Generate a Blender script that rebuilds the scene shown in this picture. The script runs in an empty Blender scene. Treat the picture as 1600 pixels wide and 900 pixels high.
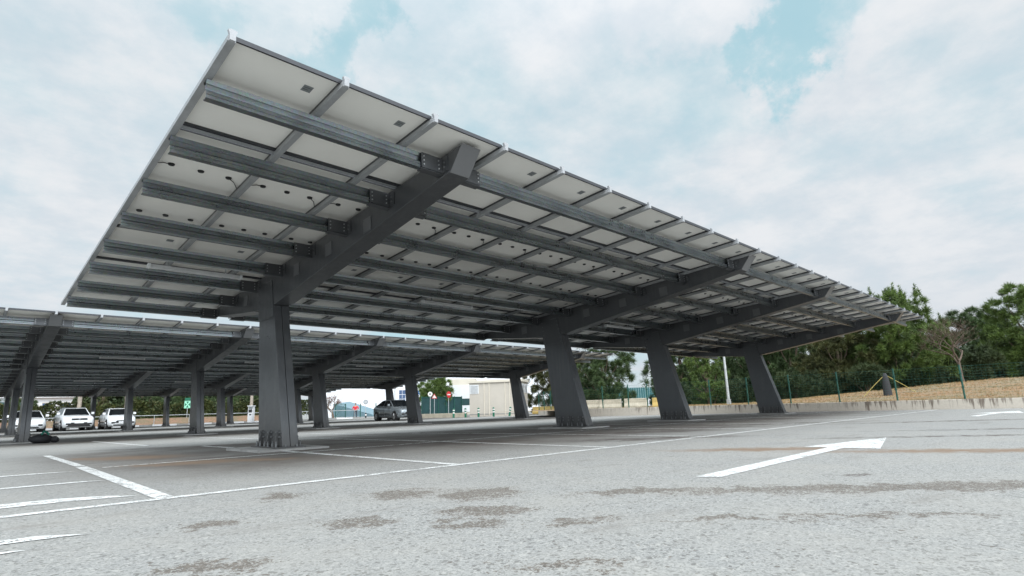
import bpy, bmesh, math, random
import numpy as np
from mathutils import Vector, Matrix
R = math.radians
sc = bpy.context.scene
COL = sc.collection
random.seed(7)

# ------------------------------------------------------------------ materials
def nmat(name):
    m = bpy.data.materials.new(name); m.use_nodes = True
    nt = m.node_tree
    for n in list(nt.nodes): nt.nodes.remove(n)
    out = nt.nodes.new('ShaderNodeOutputMaterial')
    b = nt.nodes.new('ShaderNodeBsdfPrincipled')
    nt.links.new(b.outputs[0], out.inputs[0])
    return m, nt, b
def N(nt, typ, **kw):
    n = nt.nodes.new(typ)
    for k, v in kw.items():
        if k.startswith('i_'):
            n.inputs[k[2:].replace('_', ' ')].default_value = v
        else: setattr(n, k, v)
    return n
def L(nt, a, b): nt.links.new(a, b)
def math_(nt, op, a, b=None, clamp=False):
    n = nt.nodes.new('ShaderNodeMath'); n.operation = op; n.use_clamp = clamp
    for i, v in enumerate((a, b)):
        if v is None: continue
        if isinstance(v, (int, float)): n.inputs[i].default_value = v
        else: nt.links.new(v, n.inputs[i])
    return n.outputs[0]
def mixc(nt, fac, a, b, blend='MIX'):
    n = nt.nodes.new('ShaderNodeMix'); n.data_type = 'RGBA'; n.blend_type = blend
    for s, v in ((n.inputs[0], fac), (n.inputs[6], a), (n.inputs[7], b)):
        if isinstance(v, (int, float)): s.default_value = v
        elif isinstance(v, tuple): s.default_value = v if len(v) == 4 else (*v, 1)
        else: nt.links.new(v, s)
    return n.outputs[2]
def ramp(nt, x, lo, hi, a=0., b=1.):
    n = nt.nodes.new('ShaderNodeMapRange'); n.interpolation_type = 'SMOOTHSTEP'
    n.inputs[1].default_value = lo; n.inputs[2].default_value = hi
    n.inputs[3].default_value = a; n.inputs[4].default_value = b
    nt.links.new(x, n.inputs[0]); return n.outputs[0]
def noise(nt, vec, scale, detail=4., rough=.55, out=0):
    n = nt.nodes.new('ShaderNodeTexNoise'); n.inputs['Scale'].default_value = scale
    n.inputs['Detail'].default_value = detail; n.inputs['Roughness'].default_value = rough
    if vec is not None: nt.links.new(vec, n.inputs['Vector'])
    return n.outputs[out]
def geo(nt): return nt.nodes.new('ShaderNodeNewGeometry').outputs['Position']
def objc(nt): return nt.nodes.new('ShaderNodeTexCoord').outputs['Object']
def scaled(nt, vec, s):
    n = nt.nodes.new('ShaderNodeMapping'); n.inputs['Scale'].default_value = s
    nt.links.new(vec, n.inputs['Vector']); return n.outputs[0]
def bump(nt, b, h, strength=.3, dist=.01):
    n = nt.nodes.new('ShaderNodeBump'); n.inputs['Strength'].default_value = strength
    n.inputs['Distance'].default_value = dist
    nt.links.new(h, n.inputs['Height']); nt.links.new(n.outputs[0], b.inputs['Normal'])

def simple(name, col, rough=.5, metal=0., var=.15, scale=3., world=True, spec=None):
    m, nt, b = nmat(name)
    v = geo(nt) if world else objc(nt)
    n1 = noise(nt, v, scale, 5.)
    n2 = noise(nt, v, scale * 9, 3.)
    f = math_(nt, 'ADD', math_(nt, 'MULTIPLY', n1, .65), math_(nt, 'MULTIPLY', n2, .35))
    lo = tuple(c * (1 - var) for c in col); hi = tuple(min(1, c * (1 + var)) for c in col)
    L(nt, mixc(nt, ramp(nt, f, .3, .7), lo, hi), b.inputs['Base Color'])
    L(nt, ramp(nt, n1, .2, .8, max(0, rough - .05), min(1, rough + .05)), b.inputs['Roughness'])
    b.inputs['Metallic'].default_value = metal
    if spec is not None: b.inputs['Specular IOR Level'].default_value = spec
    return m

M = {}
M['steel'] = simple('grey_steel_paint', (.098, .102, .108), .31, .5, .07, .9, spec=.6)
def weather(m):
    nt = m.node_tree; b = nt.nodes['Principled BSDF']; src = b.inputs['Base Color'].links[0].from_socket
    v = geo(nt); st = noise(nt, scaled(nt, v, (9., 9., .5)), 1., 5., .65); du = noise(nt, v, 5., 6., .7)
    z = nt.nodes.new('ShaderNodeSeparateXYZ'); L(nt, v, z.inputs[0])
    c = mixc(nt, ramp(nt, st, .5, .72, 0, .30), src, (.17, .168, .165))
    spl = math_(nt, 'MULTIPLY', ramp(nt, math_(nt, 'ADD', z.outputs[2], math_(nt, 'MULTIPLY', du, .5)), .25, .75, 1, 0), .35)
    L(nt, mixc(nt, spl, c, (.09, .078, .065)), b.inputs['Base Color'])
    rs = b.inputs['Roughness'].links[0].from_socket
    L(nt, math_(nt, 'ADD', rs, math_(nt, 'ADD', math_(nt, 'MULTIPLY', spl, .5), ramp(nt, du, .4, .7, 0, .12))), b.inputs['Roughness'])
weather(M['steel'])
M['steel_light'] = simple('plate_grey_lit_end', (.15, .153, .158), .36, .4, .05, 1., spec=.6)  # cover plate grey; doubles as painted-in daylight on the beam end plates
M['bolt'] = simple('zinc_bolt', (.55, .56, .57), .35, .7, .1, 20)
M['bolt_dark'] = simple('painted_bolt', (.16, .165, .17), .4, .2, .1, 20)
M['frame'] = simple('dark_anodised_frame', (.045, .047, .053), .35, .3, .15, 4)
M['rail'] = simple('mill_aluminium', (.34, .35, .36), .45, .25, .12, 6)
M['cap'] = simple('white_plastic_cap', (.36, .37, .385), .5, 0, .1, 8)
M['black'] = simple('black_plastic', (.012, .012, .013), .5, 0, .2, 8)
M['label'] = simple('grey_sticker', (.2, .215, .22), .5, 0, .1, 60)
M['conc'] = simple('concrete', (.30, .295, .285), .9, 0, .18, 3)
M['white'] = simple('white_render', (.72, .73, .75), .8, 0, .05, 1.2)
M['lamp'] = simple('opal_diffuser', (.55, .56, .57), .35, 0, .05, 6)

def backsheet():
    m, nt, b = nmat('white_backsheet')
    v = objc(nt)
    n1 = noise(nt, geo(nt), 1.1, 4.)
    L(nt, mixc(nt, ramp(nt, n1, .3, .7), (.80, .785, .74), (.86, .845, .80)), b.inputs['Base Color'])
    b.inputs['Roughness'].default_value = .45
    return m
M['back'] = backsheet()
def glassy(name, col, rough=.08):
    m, nt, b = nmat(name)
    n = noise(nt, objc(nt), 2., 3.)
    L(nt, mixc(nt, n, tuple(c * .8 for c in col), tuple(c * 1.2 for c in col)), b.inputs['Base Color'])
    b.inputs['Roughness'].default_value = rough; b.inputs['Coat Weight'].default_value = .3
    return m
M['cells'] = glassy('solar_cell_glass', (.012, .016, .03), .1)
M['carglass'] = glassy('car_window_glass', (.010, .012, .014), .12)
M['carglass'].node_tree.nodes['Principled BSDF'].inputs['Coat Weight'].default_value = 0.
M['carglass'].node_tree.nodes['Principled BSDF'].inputs['Specular IOR Level'].default_value = .14
def galv():
    m, nt, b = nmat('galvanised_sheet')
    v = geo(nt)
    n1 = noise(nt, scaled(nt, v, (1.2, 1.6, 2.4)), 2., 4., .55)
    n2 = noise(nt, scaled(nt, v, (.9, .9, .9)), 1.3, 3.)
    n3 = nt.nodes.new('ShaderNodeTexVoronoi'); n3.inputs['Scale'].default_value = 55
    L(nt, v, n3.inputs['Vector'])
    f = math_(nt, 'ADD', math_(nt, 'MULTIPLY', n1, .6), math_(nt, 'MULTIPLY', n2, .4))
    c = mixc(nt, ramp(nt, f, .35, .65), (.185, .204, .212), (.225, .247, .256))
    c = mixc(nt, .12, c, n3.outputs['Color'], 'OVERLAY')
    L(nt, c, b.inputs['Base Color'])
    b.inputs['Metallic'].default_value = .86
    L(nt, ramp(nt, n1, .3, .7, .26, .33), b.inputs['Roughness'])
    return m
M['galv'] = galv()

# asphalt with stains ------------------------------------------------
PATCH = [  # x, y, rx, ry, angle(deg), kind (0 exposed dark aggregate, 1 brown soil/rust, 2 oil / damp)
 (4.25,.85,1.5,.17,-48,0),(3.15,2.15,.42,.10,-42,0),(5.6,-.7,1.4,.2,-52,0),
 (2.17,3.37,.20,.22,-50,0),(1.64,3.95,.17,.16,-45,0),(.98,3.3,.12,.12,-40,0),(1.52,2.71,.17,.10,-45,0),
 (2.5,2.95,.24,.24,-45,0),(2.12,2.45,.22,.16,-45,0),(1.86,2.22,.14,.10,-45,0),(.76,2.36,.17,.09,-42,0),(1.55,1.4,.17,.06,-45,0),
 (2.2,1.85,.20,.07,-46,0),(2.68,1.27,.26,.06,-48,0),(3.06,.9,.26,.055,-50,0),(3.35,.55,.2,.05,-52,0),
 (1.95,10.0,.75,.42,-60,1),(2.3,7.9,.55,.35,-45,1),(1.72,8.0,.5,.12,-50,1),(2.75,7.5,.5,.22,-45,1),(1.45,10.6,.16,.5,10,1),
 (6.6,2.75,.95,.22,-55,1),(7.2,.9,1.5,.22,-60,1),
 (7.6,5.4,.9,.4,-45,2),(8.4,4.8,.9,.35,-45,2),(9.8,6.4,1.5,.5,-42,2),(11.5,6.3,1.6,.4,-42,2),(13.5,5.6,2.2,.4,-45,2),(4.63,1.36,.16,.035,-50,2),
 (6.2,7.6,.9,.25,-45,2),(8.6,9.3,1.4,.6,-30,2),(12.5,9.6,1.6,.7,-30,2),(16,7.5,2.0,.6,-40,2),(5.2,9.8,1.0,.4,-30,2),
 (9.5,1.6,1.6,.12,-55,2),(12,.6,2.2,.16,-58,2),(15,2.4,2.6,.2,-50,2),(3.6,12.8,1.8,.5,-35,2),(8.2,13.4,2.,.5,-30,2)]
def asphalt():
    m, nt, b = nmat('weathered_asphalt')
    v = geo(nt)
    g1 = noise(nt, v, 290., 2., .75)
    g2 = noise(nt, v, 115., 3., .75)
    g3 = noise(nt, v, 22., 4., .6)
    g4 = noise(nt, v, 1.4, 5., .6)
    g5 = noise(nt, scaled(nt, v, (.12, .12, .12)), 1., 4.)
    vor = nt.nodes.new('ShaderNodeTexVoronoi'); vor.inputs['Scale'].default_value = 85; L(nt, v, vor.inputs['Vector'])
    f = math_(nt, 'ADD', math_(nt, 'MULTIPLY', g1, .4), math_(nt, 'MULTIPLY', g2, .6))
    def stones(sc_):
        wv = nt.nodes.new('ShaderNodeTexVoronoi'); wv.inputs['Scale'].default_value = sc_; L(nt, v, wv.inputs['Vector'])
        sx = nt.nodes.new('ShaderNodeSeparateColor'); L(nt, wv.outputs['Color'], sx.inputs[0]); return sx.outputs[0], sx.outputs[1]
    ra, rb = stones(150.); rc, rd = stones(70.)
    c = mixc(nt, ramp(nt, f, .38, .60), (.175, .176, .169), (.33, .331, .316))
    c = mixc(nt, .55, c, mixc(nt, ramp(nt, ra, .02, .55), (.08, .078, .075), mixc(nt, rb, (.275, .278, .268), (.42, .414, .387))))
    c = mixc(nt, math_(nt, 'MULTIPLY', ramp(nt, rc, .90, .93), .75), c, (.07, .066, .06))
    c = mixc(nt, math_(nt, 'MULTIPLY', ramp(nt, rc, .08, .05), .5), c, (.45, .44, .41))
    c = mixc(nt, ramp(nt, g3, .3, .7, 0, .38), c, (.21, .214, .212))
    c = mixc(nt, ramp(nt, g4, .35, .75, 0, .5), c, (.30, .29, .265))
    c = mixc(nt, ramp(nt, g5, .4, .7, 0, .35), c, (.215, .218, .215))
    # distorted coordinate for patch outlines
    dn = noise(nt, v, 4.2, 6., .75, out=1)
    sub = nt.nodes.new('ShaderNodeVectorMath'); sub.operation = 'SUBTRACT'; L(nt, dn, sub.inputs[0]); sub.inputs[1].default_value = (.5, .5, .5)
    scl = nt.nodes.new('ShaderNodeVectorMath'); scl.operation = 'SCALE'; L(nt, sub.outputs[0], scl.inputs[0]); scl.inputs['Scale'].default_value = .85
    add = nt.nodes.new('ShaderNodeVectorMath'); add.operation = 'ADD'; L(nt, v, add.inputs[0]); L(nt, scl.outputs[0], add.inputs[1])
    sp = nt.nodes.new('ShaderNodeSeparateXYZ'); L(nt, add.outputs[0], sp.inputs[0])
    bay_shade_dirt = None  # canopy shade painted into the ground under each roof, with brown bay dirt
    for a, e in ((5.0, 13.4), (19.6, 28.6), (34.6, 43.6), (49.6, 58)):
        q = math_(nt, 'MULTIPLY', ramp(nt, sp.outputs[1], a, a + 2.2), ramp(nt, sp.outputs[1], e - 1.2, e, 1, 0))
        bay_shade_dirt = q if bay_shade_dirt is None else math_(nt, 'MAXIMUM', bay_shade_dirt, q)
    bay_shade_dirt = math_(nt, 'MULTIPLY', bay_shade_dirt, math_(nt, 'MULTIPLY', ramp(nt, sp.outputs[0], .2, 2.2), ramp(nt, noise(nt, v, .55, 6., .65), .3, .62, .35, 1.)))
    c = mixc(nt, math_(nt, 'MULTIPLY', bay_shade_dirt, .88), c, (.078, .063, .051))
    masks = [None, None, None]
    for (x, y, rx, ry, a, k) in PATCH:
        mp = nt.nodes.new('ShaderNodeMapping'); mp.vector_type = 'TEXTURE'
        mp.inputs['Location'].default_value = (x, y, 0); mp.inputs['Rotation'].default_value = (0, 0, R(a))
        mp.inputs['Scale'].default_value = (rx * 1.25, ry * 1.25, 50)
        L(nt, add.outputs[0], mp.inputs['Vector'])
        ln = nt.nodes.new('ShaderNodeVectorMath'); ln.operation = 'LENGTH'; L(nt, mp.outputs[0], ln.inputs[0])
        q = ramp(nt, ln.outputs['Value'], .25, 1.25, 1, 0)
        masks[k] = q if masks[k] is None else math_(nt, 'MAXIMUM', masks[k], q)
    rag = noise(nt, v, 9., 9., .75)
    m0 = ramp(nt, math_(nt, 'SUBTRACT', masks[0], math_(nt, 'MULTIPLY', rag, .75)), -.42, .55)
    hit = math_(nt, 'LESS_THAN', ra, math_(nt, 'MULTIPLY', m0, .66)); hit2 = math_(nt, 'LESS_THAN', rd, math_(nt, 'MULTIPLY', m0, .46))
    dark = math_(nt, 'MAXIMUM', math_(nt, 'MULTIPLY', hit, .8), math_(nt, 'MULTIPLY', hit2, .85))
    c = mixc(nt, math_(nt, 'MULTIPLY', m0, .15), c, (.17, .14, .11))
    c = mixc(nt, dark, c, mixc(nt, rb, (.05, .043, .037), (.15, .125, .10)))
    m1 = math_(nt, 'MULTIPLY', masks[1], ramp(nt, noise(nt, v, 6., 6., .72), .26, .50, .35, 1.))
    c = mixc(nt, m1, c, mixc(nt, g3, (.15, .10, .066), (.235, .172, .12)))
    m2 = math_(nt, 'MULTIPLY', masks[2], ramp(nt, noise(nt, scaled(nt, v, (1., 2.2, 1.)), 2., 7., .74), .36, .56, .05, .9))
    c = mixc(nt, m2, c, (.07, .055, .047))
    # general faint drip marks / dirt under parked cars
    band = noise(nt, scaled(nt, v, (.5, 1.6, 1)), 1.2, 6., .65)
    c = mixc(nt, ramp(nt, band, .56, .72, 0, .38), c, (.13, .115, .10))
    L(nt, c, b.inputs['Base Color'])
    b.inputs['Roughness'].default_value = .88
    h = math_(nt, 'ADD', math_(nt, 'MULTIPLY', g1, .4), math_(nt, 'MULTIPLY', vor.outputs['Distance'], .8))
    bump(nt, b, h, .12, .002)
    return m
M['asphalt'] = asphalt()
def roadpaint():
    m, nt, b = nmat('worn_road_paint')
    v = geo(nt)
    g = noise(nt, v, 160., 2., .7); g2 = noise(nt, v, 9., 5., .7); g3 = noise(nt, v, .8, 3.)
    w = math_(nt, 'ADD', math_(nt, 'MULTIPLY', g, .30), math_(nt, 'MULTIPLY', g2, .45))
    w = math_(nt, 'ADD', w, math_(nt, 'MULTIPLY', g3, .25))
    wv = nt.nodes.new('ShaderNodeTexVoronoi'); wv.inputs['Scale'].default_value = 110; L(nt, v, wv.inputs['Vector'])
    sx = nt.nodes.new('ShaderNodeSeparateColor'); L(nt, wv.outputs['Color'], sx.inputs[0])
    mask = math_(nt, 'MULTIPLY', ramp(nt, w, .405, .475), math_(nt, 'GREATER_THAN', math_(nt, 'ADD', sx.outputs[0], math_(nt, 'MULTIPLY', math_(nt, 'SUBTRACT', g2, .5), .9)), .14))
    c = mixc(nt, g2, (.62, .63, .62), (.76, .77, .76))
    c = mixc(nt, ramp(nt, g3, .4, .65, 0, .35), c, (.50, .50, .49))
    L(nt, c, b.inputs['Base Color']); b.inputs['Roughness'].default_value = .75
    tr = nt.nodes.new('ShaderNodeBsdfTransparent'); mx = nt.nodes.new('ShaderNodeMixShader')
    L(nt, mask, mx.inputs[0]); L(nt, tr.outputs[0], mx.inputs[1]); L(nt, b.outputs[0], mx.inputs[2])
    out = [n for n in nt.nodes if n.type == 'OUTPUT_MATERIAL'][0]
    L(nt, mx.outputs[0], out.inputs[0])
    return m
M['paint'] = roadpaint()
def stained_wall():
    m, nt, b = nmat('stained_concrete_wall')
    v = geo(nt)
    n1 = noise(nt, scaled(nt, v, (4., 4.6, .5)), 1.8, 6., .7)
    n2 = noise(nt, v, 14., 4.)
    n3 = noise(nt, scaled(nt, v, (.3, .3, .3)), 1., 3.)
    sep = nt.nodes.new('ShaderNodeSeparateXYZ'); L(nt, v, sep.inputs[0])
    drip = ramp(nt, math_(nt, 'ADD', n1, math_(nt, 'MULTIPLY', sep.outputs[2], .34)), .56, .70)
    c = mixc(nt, n2, (.50, .45, .385), (.64, .585, .51))
    c = mixc(nt, math_(nt, 'MULTIPLY', drip, ramp(nt, n3, .35, .6, .3, .9)), c, (.13, .098, .075))
    L(nt, c, b.inputs['Base Color']); b.inputs['Roughness'].default_value = .9
    bump(nt, b, n2, .3, .01)
    return m
M['wall'] = stained_wall()
def grassy(name, cols, s=1.):
    m, nt, b = nmat(name)
    v = geo(nt)
    a = noise(nt, v, .45 * s, 5., .6); d = noise(nt, v, 6. * s, 5., .7); e = noise(nt, v, 45., 3., .7)
    c = mixc(nt, ramp(nt, a, .38, .6), cols[0], cols[1])
    c = mixc(nt, ramp(nt, d, .42, .66), c, cols[2])
    c = mixc(nt, ramp(nt, e, .35, .65, 0, .4), c, tuple(x * .5 for x in cols[0]))
    L(nt, c, b.inputs['Base Color']); b.inputs['Roughness'].default_value = .95
    bump(nt, b, e, .5, .03)
    return m
M['hill'] = grassy('dry_orange_grass', ((.26, .20, .125), (.32, .18, .095), (.20, .175, .10)))
M['soil'] = grassy('reddish_soil', ((.28, .15, .10), (.20, .15, .10), (.10, .11, .045)))
def leaf(name, dark, light, tip, s=.9):
    m, nt, b = nmat(name)
    v = geo(nt)
    a = noise(nt, v, s, 3., .6); d = noise(nt, v, 7., 2.)
    c = mixc(nt, ramp(nt, a, .36, .64), dark, light)
    c = mixc(nt, ramp(nt, d, .45, .75, 0, .7), c, tip)
    L(nt, c, b.inputs['Base Color']); b.inputs['Roughness'].default_value = .6
    b.inputs['Specular IOR Level'].default_value = .3
    try: b.inputs['Subsurface Weight'].default_value = 0
    except Exception: pass
    return m
M['pine'] = leaf('pine_needles', (.06, .10, .028), (.12, .185, .045), (.16, .21, .055))
M['pine_dark'] = leaf('dark_pine_needles', (.036, .062, .025), (.072, .115, .042), (.095, .135, .048))
M['pine_olive'] = leaf('olive_pine_needles', (.036, .046, .017), (.08, .088, .03), (.11, .10, .036))
M['hedge'] = leaf('hedge_leaves', (.022, .038, .012), (.060, .078, .020), (.115, .085, .028), 1.1)
M['bushy'] = leaf('bush_leaves', (.022, .038, .016), (.05, .072, .028), (.06, .08, .03), .7)
M['bark'] = simple('brown_bark', (.13, .095, .07), .9, 0, .35, 9)
M['bark_pale'] = simple('pale_grey_bark', (.36, .31, .26), .9, 0, .25, 6)
M['twig'] = simple('dry_brown_twigs', (.10, .072, .054), .85, 0, .3, 4)
M['redleaf'] = leaf('reddish_dry_leaves', (.10, .035, .022), (.15, .06, .035), (.19, .09, .05))
M['tuft'] = leaf('dry_grass_blades', (.30, .22, .11), (.36, .22, .10), (.24, .22, .10))
M['fence_green'] = simple('green_fence_paint', (.012, .085, .062), .45, 0, .12, 5)
M['beige'] = simple('beige_cladding', (.50, .46, .40), .8, 0, .05, 1.)
M['cream'] = simple('cream_render', (.62, .57, .48), .8, 0, .05, 1.5)
M['vent'] = simple('white_louvre', (.70, .72, .73), .5, 0, .05, 4)
M['teal'] = simple('teal_sheet_metal', (.035, .14, .15), .45, .1, .15, 2)
M['tealpale'] = simple('pale_blue_roof_sheet', (.15, .24, .28), .5, .1, .12, 2)
M['darkteal'] = simple('dark_teal_screen', (.010, .048, .050), .6, 0, .2, 2)
M['carwhite'] = simple('white_car_paint', (.76, .78, .80), .18, 0, .02, 2)
M['silver'] = simple('silver_car_paint', (.27, .30, .32), .25, .55, .05, 2)
M['tyre'] = simple('tyre_rubber', (.014, .014, .015), .8, 0, .2, 9)
M['rim'] = simple('alloy_rim', (.35, .36, .37), .3, .8, .1, 9)
M['headlight'] = glassy('headlight_glass', (.42, .45, .47), .08)
M['plate'] = simple('number_plate_white', (.72, .73, .74), .4, 0, .03, 9)
M['red'] = simple('red_cloth', (.62, .018, .03), .8, 0, .15, 9)
M['redpaint'] = simple('red_sign_paint', (.55, .03, .035), .4, 0, .06, 6)
M['trouser'] = simple('dark_trousers', (.035, .035, .05), .85, 0, .2, 9)
M['skin'] = simple('skin_tone', (.45, .28, .21), .55, 0, .08, 20)
M['hair'] = simple('dark_hair', (.02, .015, .012), .6, 0, .2, 30)
M['mint'] = simple('mint_sign_paint', (.30, .68, .50), .4, 0, .05, 6)
M['signgreen'] = simple('green_sign_paint', (.01, .13, .075), .4, 0, .06, 6)
M['signwhite'] = simple('white_sign_paint', (.74, .72, .70), .45, 0, .05, 6)
M['signblue'] = simple('blue_sign_paint', (.03, .13, .36), .45, 0, .05, 6)
M['signgrey'] = simple('grey_sign_back', (.22, .25, .26), .45, .5, .1, 6)
M['pole'] = simple('galvanised_pole', (.47, .49, .50), .45, .4, .1, 3)
M['yellowconc'] = simple('ochre_concrete', (.46, .33, .11), .9, 0, .22, 2.5)
M['beigeconc'] = simple('pale_concrete', (.42, .38, .30), .9, 0, .18, 2.5)
M['bag'] = simple('black_bag_cloth', (.010, .010, .012), .75, 0, .3, 14)
M['baggreen'] = simple('green_strap_cloth', (.01, .12, .085), .7, 0, .2, 14)
M['shield'] = simple('charcoal_tree_wrap', (.030, .030, .033), .8, 0, .25, 6)
M['yellow'] = simple('yellow_guy_rope', (.45, .36, .10), .7, 0, .1, 10)
M['winblue'] = glassy('blue_window_glass', (.03, .07, .16), .1)

# ------------------------------------------------------------------ mesh helpers
class MB:
    def __init__(s): s.v = []; s.f = []; s.m = []; s.mats = []; s.sm = []
    def mi(s, m):
        if m not in s.mats: s.mats.append(m)
        return s.mats.index(m)
    def add(s, vs, fs, m, smooth=False):
        b = len(s.v); s.v += [tuple(p) for p in vs]; k = s.mi(m)
        for f in fs: s.f.append([b + i for i in f]); s.m.append(k); s.sm.append(smooth)
    def hexa(s, c, m):      # 8 corners: bottom 4 ccw, top 4 ccw
        s.add(c, [(3, 2, 1, 0), (4, 5, 6, 7), (0, 1, 5, 4), (1, 2, 6, 5), (2, 3, 7, 6), (3, 0, 4, 7)], m)
    def box(s, x0, x1, y0, y1, z0, z1, m, T=None):
        c = [(x0, y0, z0), (x1, y0, z0), (x1, y1, z0), (x0, y1, z0), (x0, y0, z1), (x1, y0, z1), (x1, y1, z1), (x0, y1, z1)]
        if T: c = [T(*p) for p in c]
        s.hexa(c, m)
    def prism_x(s, poly, x0, x1, m, T=None):   # poly in (y,z), extruded in x
        n = len(poly)
        ar = sum(poly[i][0] * poly[(i + 1) % n][1] - poly[(i + 1) % n][0] * poly[i][1] for i in range(n))
        if ar < 0: poly = poly[::-1]
        c = [(x0, y, z) for y, z in poly] + [(x1, y, z) for y, z in poly]
        if T: c = [T(*p) for p in c]
        s.add(c, [tuple(range(n))[::-1], tuple(range(n, 2 * n))] + [(i, (i + 1) % n, n + (i + 1) % n, n + i) for i in range(n)], m)
    def tube(s, p0, p1, r0, m, r1=None, n=8, caps=True, smooth=True):
        r1 = r0 if r1 is None else r1
        p0 = Vector(p0); p1 = Vector(p1); d = (p1 - p0).normalized()
        a = d.orthogonal().normalized(); b = d.cross(a)
        c = [p0 + (a * math.cos(t) + b * math.sin(t)) * r0 for t in [2 * math.pi * i / n for i in range(n)]]
        c += [p1 + (a * math.cos(t) + b * math.sin(t)) * r1 for t in [2 * math.pi * i / n for i in range(n)]]
        s.add(c, [(i, (i + 1) % n, n + (i + 1) % n, n + i) for i in range(n)], m, smooth)
        if caps: s.add(c, [tuple(range(n))[::-1], tuple(range(n, 2 * n))], m)
    def path(s, pts, rs, m, n=6):
        for i in range(len(pts) - 1): s.tube(pts[i], pts[i + 1], rs[i], m, rs[i + 1], n, caps=(i == 0 or i == len(pts) - 2))
    def disc(s, c, nrm, r, t, m, n=20):
        nrm = Vector(nrm).normalized(); s.tube(Vector(c) - nrm * t / 2, Vector(c) + nrm * t / 2, r, m, n=n, smooth=False)
    def mesh(s, name):
        me = bpy.data.meshes.new(name); me.from_pydata(s.v, [], s.f)
        for m in s.mats: me.materials.append(m if not isinstance(m, str) else M[m])
        me.polygons.foreach_set('material_index', s.m); me.polygons.foreach_set('use_smooth', s.sm)
        me.update(); return me
def link(name, me, parent=None, loc=None, bevel=None):
    o = bpy.data.objects.new(name, me); COL.objects.link(o)
    if parent: o.parent = parent
    if loc is not None: o.location = loc
    if bevel:
        b = o.modifiers.new('bevel', 'BEVEL'); b.width = bevel; b.segments = 2; b.limit_method = 'ANGLE'; b.angle_limit = R(40)
    return o
def tag(o, label, cat, group=None):
    o['label'] = label; o['category'] = cat
    if group: o['group'] = group
    return o
def thing(name, label, cat, loc=(0, 0, 0), rz=0., group=None):
    o = bpy.data.objects.new(name, None); COL.objects.link(o)
    o.empty_display_size = .3; o.location = loc; o.rotation_euler = (0, 0, rz)
    return tag(o, label, cat, group)
def struct(name, me, kind='structure', loc=None):
    o = link(name, me, None, loc); o['kind'] = kind; return o

def gz(y):   # lot falls gently away from the camera
    if y < 9: return 0.
    if y < 22: return -.09 * (y - 9) / 13
    return -.09

# ------------------------------------------------------------------ camera
f_, yaw, pit, rol = 878.816, .797, .211, -.030
def cam_axes(yaw, p, r):
    cy, sy, cp, sp = math.cos(yaw), math.sin(yaw), math.cos(p), math.sin(p)
    fwd = Vector((cy * cp, sy * cp, sp)); right = Vector((sy, -cy, 0)); up = right.cross(fwd)
    return right * math.cos(r) + up * math.sin(r), -right * math.sin(r) + up * math.cos(r), fwd
yaw, pit, rol = 0.79705, 0.21058, -0.03026
r_, u_, w_ = cam_axes(yaw, pit, rol)
cam = bpy.data.cameras.new('camera'); co = bpy.data.objects.new('camera', cam); COL.objects.link(co)
mw = Matrix.Identity(4)
for i in range(3): mw[i][0] = r_[i]; mw[i][1] = u_[i]; mw[i][2] = -w_[i]; mw[i][3] = (0, 0, .534)[i]
co.matrix_world = mw
cam.sensor_width = 36.; cam.lens = f_ / 1600 * 36; cam.clip_start = .05; cam.clip_end = 2000
cam.dof.use_dof = True; cam.dof.focus_distance = 9.; cam.dof.aperture_fstop = 8.
sc.camera = co

# ------------------------------------------------------------------ world + sun
SUN_EL, SUN_ROT = R(47), math.atan2(-.45, -1.)
wd = bpy.data.worlds.new('World'); sc.world = wd; wd.use_nodes = True
nt = wd.node_tree
for n in list(nt.nodes): nt.nodes.remove(n)
out = nt.nodes.new('ShaderNodeOutputWorld'); bg = nt.nodes.new('ShaderNodeBackground')
L(nt, bg.outputs[0], out.inputs[0])
sky = nt.nodes.new('ShaderNodeTexSky'); sky.sky_type = 'NISHITA'; sky.sun_disc = False
sky.sun_elevation = SUN_EL; sky.sun_rotation = SUN_ROT; sky.air_density = 1.2; sky.dust_density = .6; sky.ozone_density = 2.
tc = nt.nodes.new('ShaderNodeTexCoord'); d = tc.outputs['Generated']
sep = nt.nodes.new('ShaderNodeSeparateXYZ'); L(nt, d, sep.inputs[0])
zz = math_(nt, 'ADD', math_(nt, 'MAXIMUM', sep.outputs[2], 0.), .22)
cmb = nt.nodes.new('ShaderNodeCombineXYZ')
L(nt, math_(nt, 'DIVIDE', sep.outputs[0], zz), cmb.inputs[0]); L(nt, math_(nt, 'DIVIDE', sep.outputs[1], zz), cmb.inputs[1])
cp = cmb.outputs[0]
n1 = noise(nt, cp, 1.5, 9., .56); n2 = noise(nt, cp, 4.5, 8., .6); n3 = noise(nt, cp, .6, 3.)
cov = math_(nt, 'ADD', math_(nt, 'MULTIPLY', n1, .58), math_(nt, 'MULTIPLY', n2, .24))
cov = math_(nt, 'ADD', cov, math_(nt, 'MULTIPLY', n3, .18))
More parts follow.
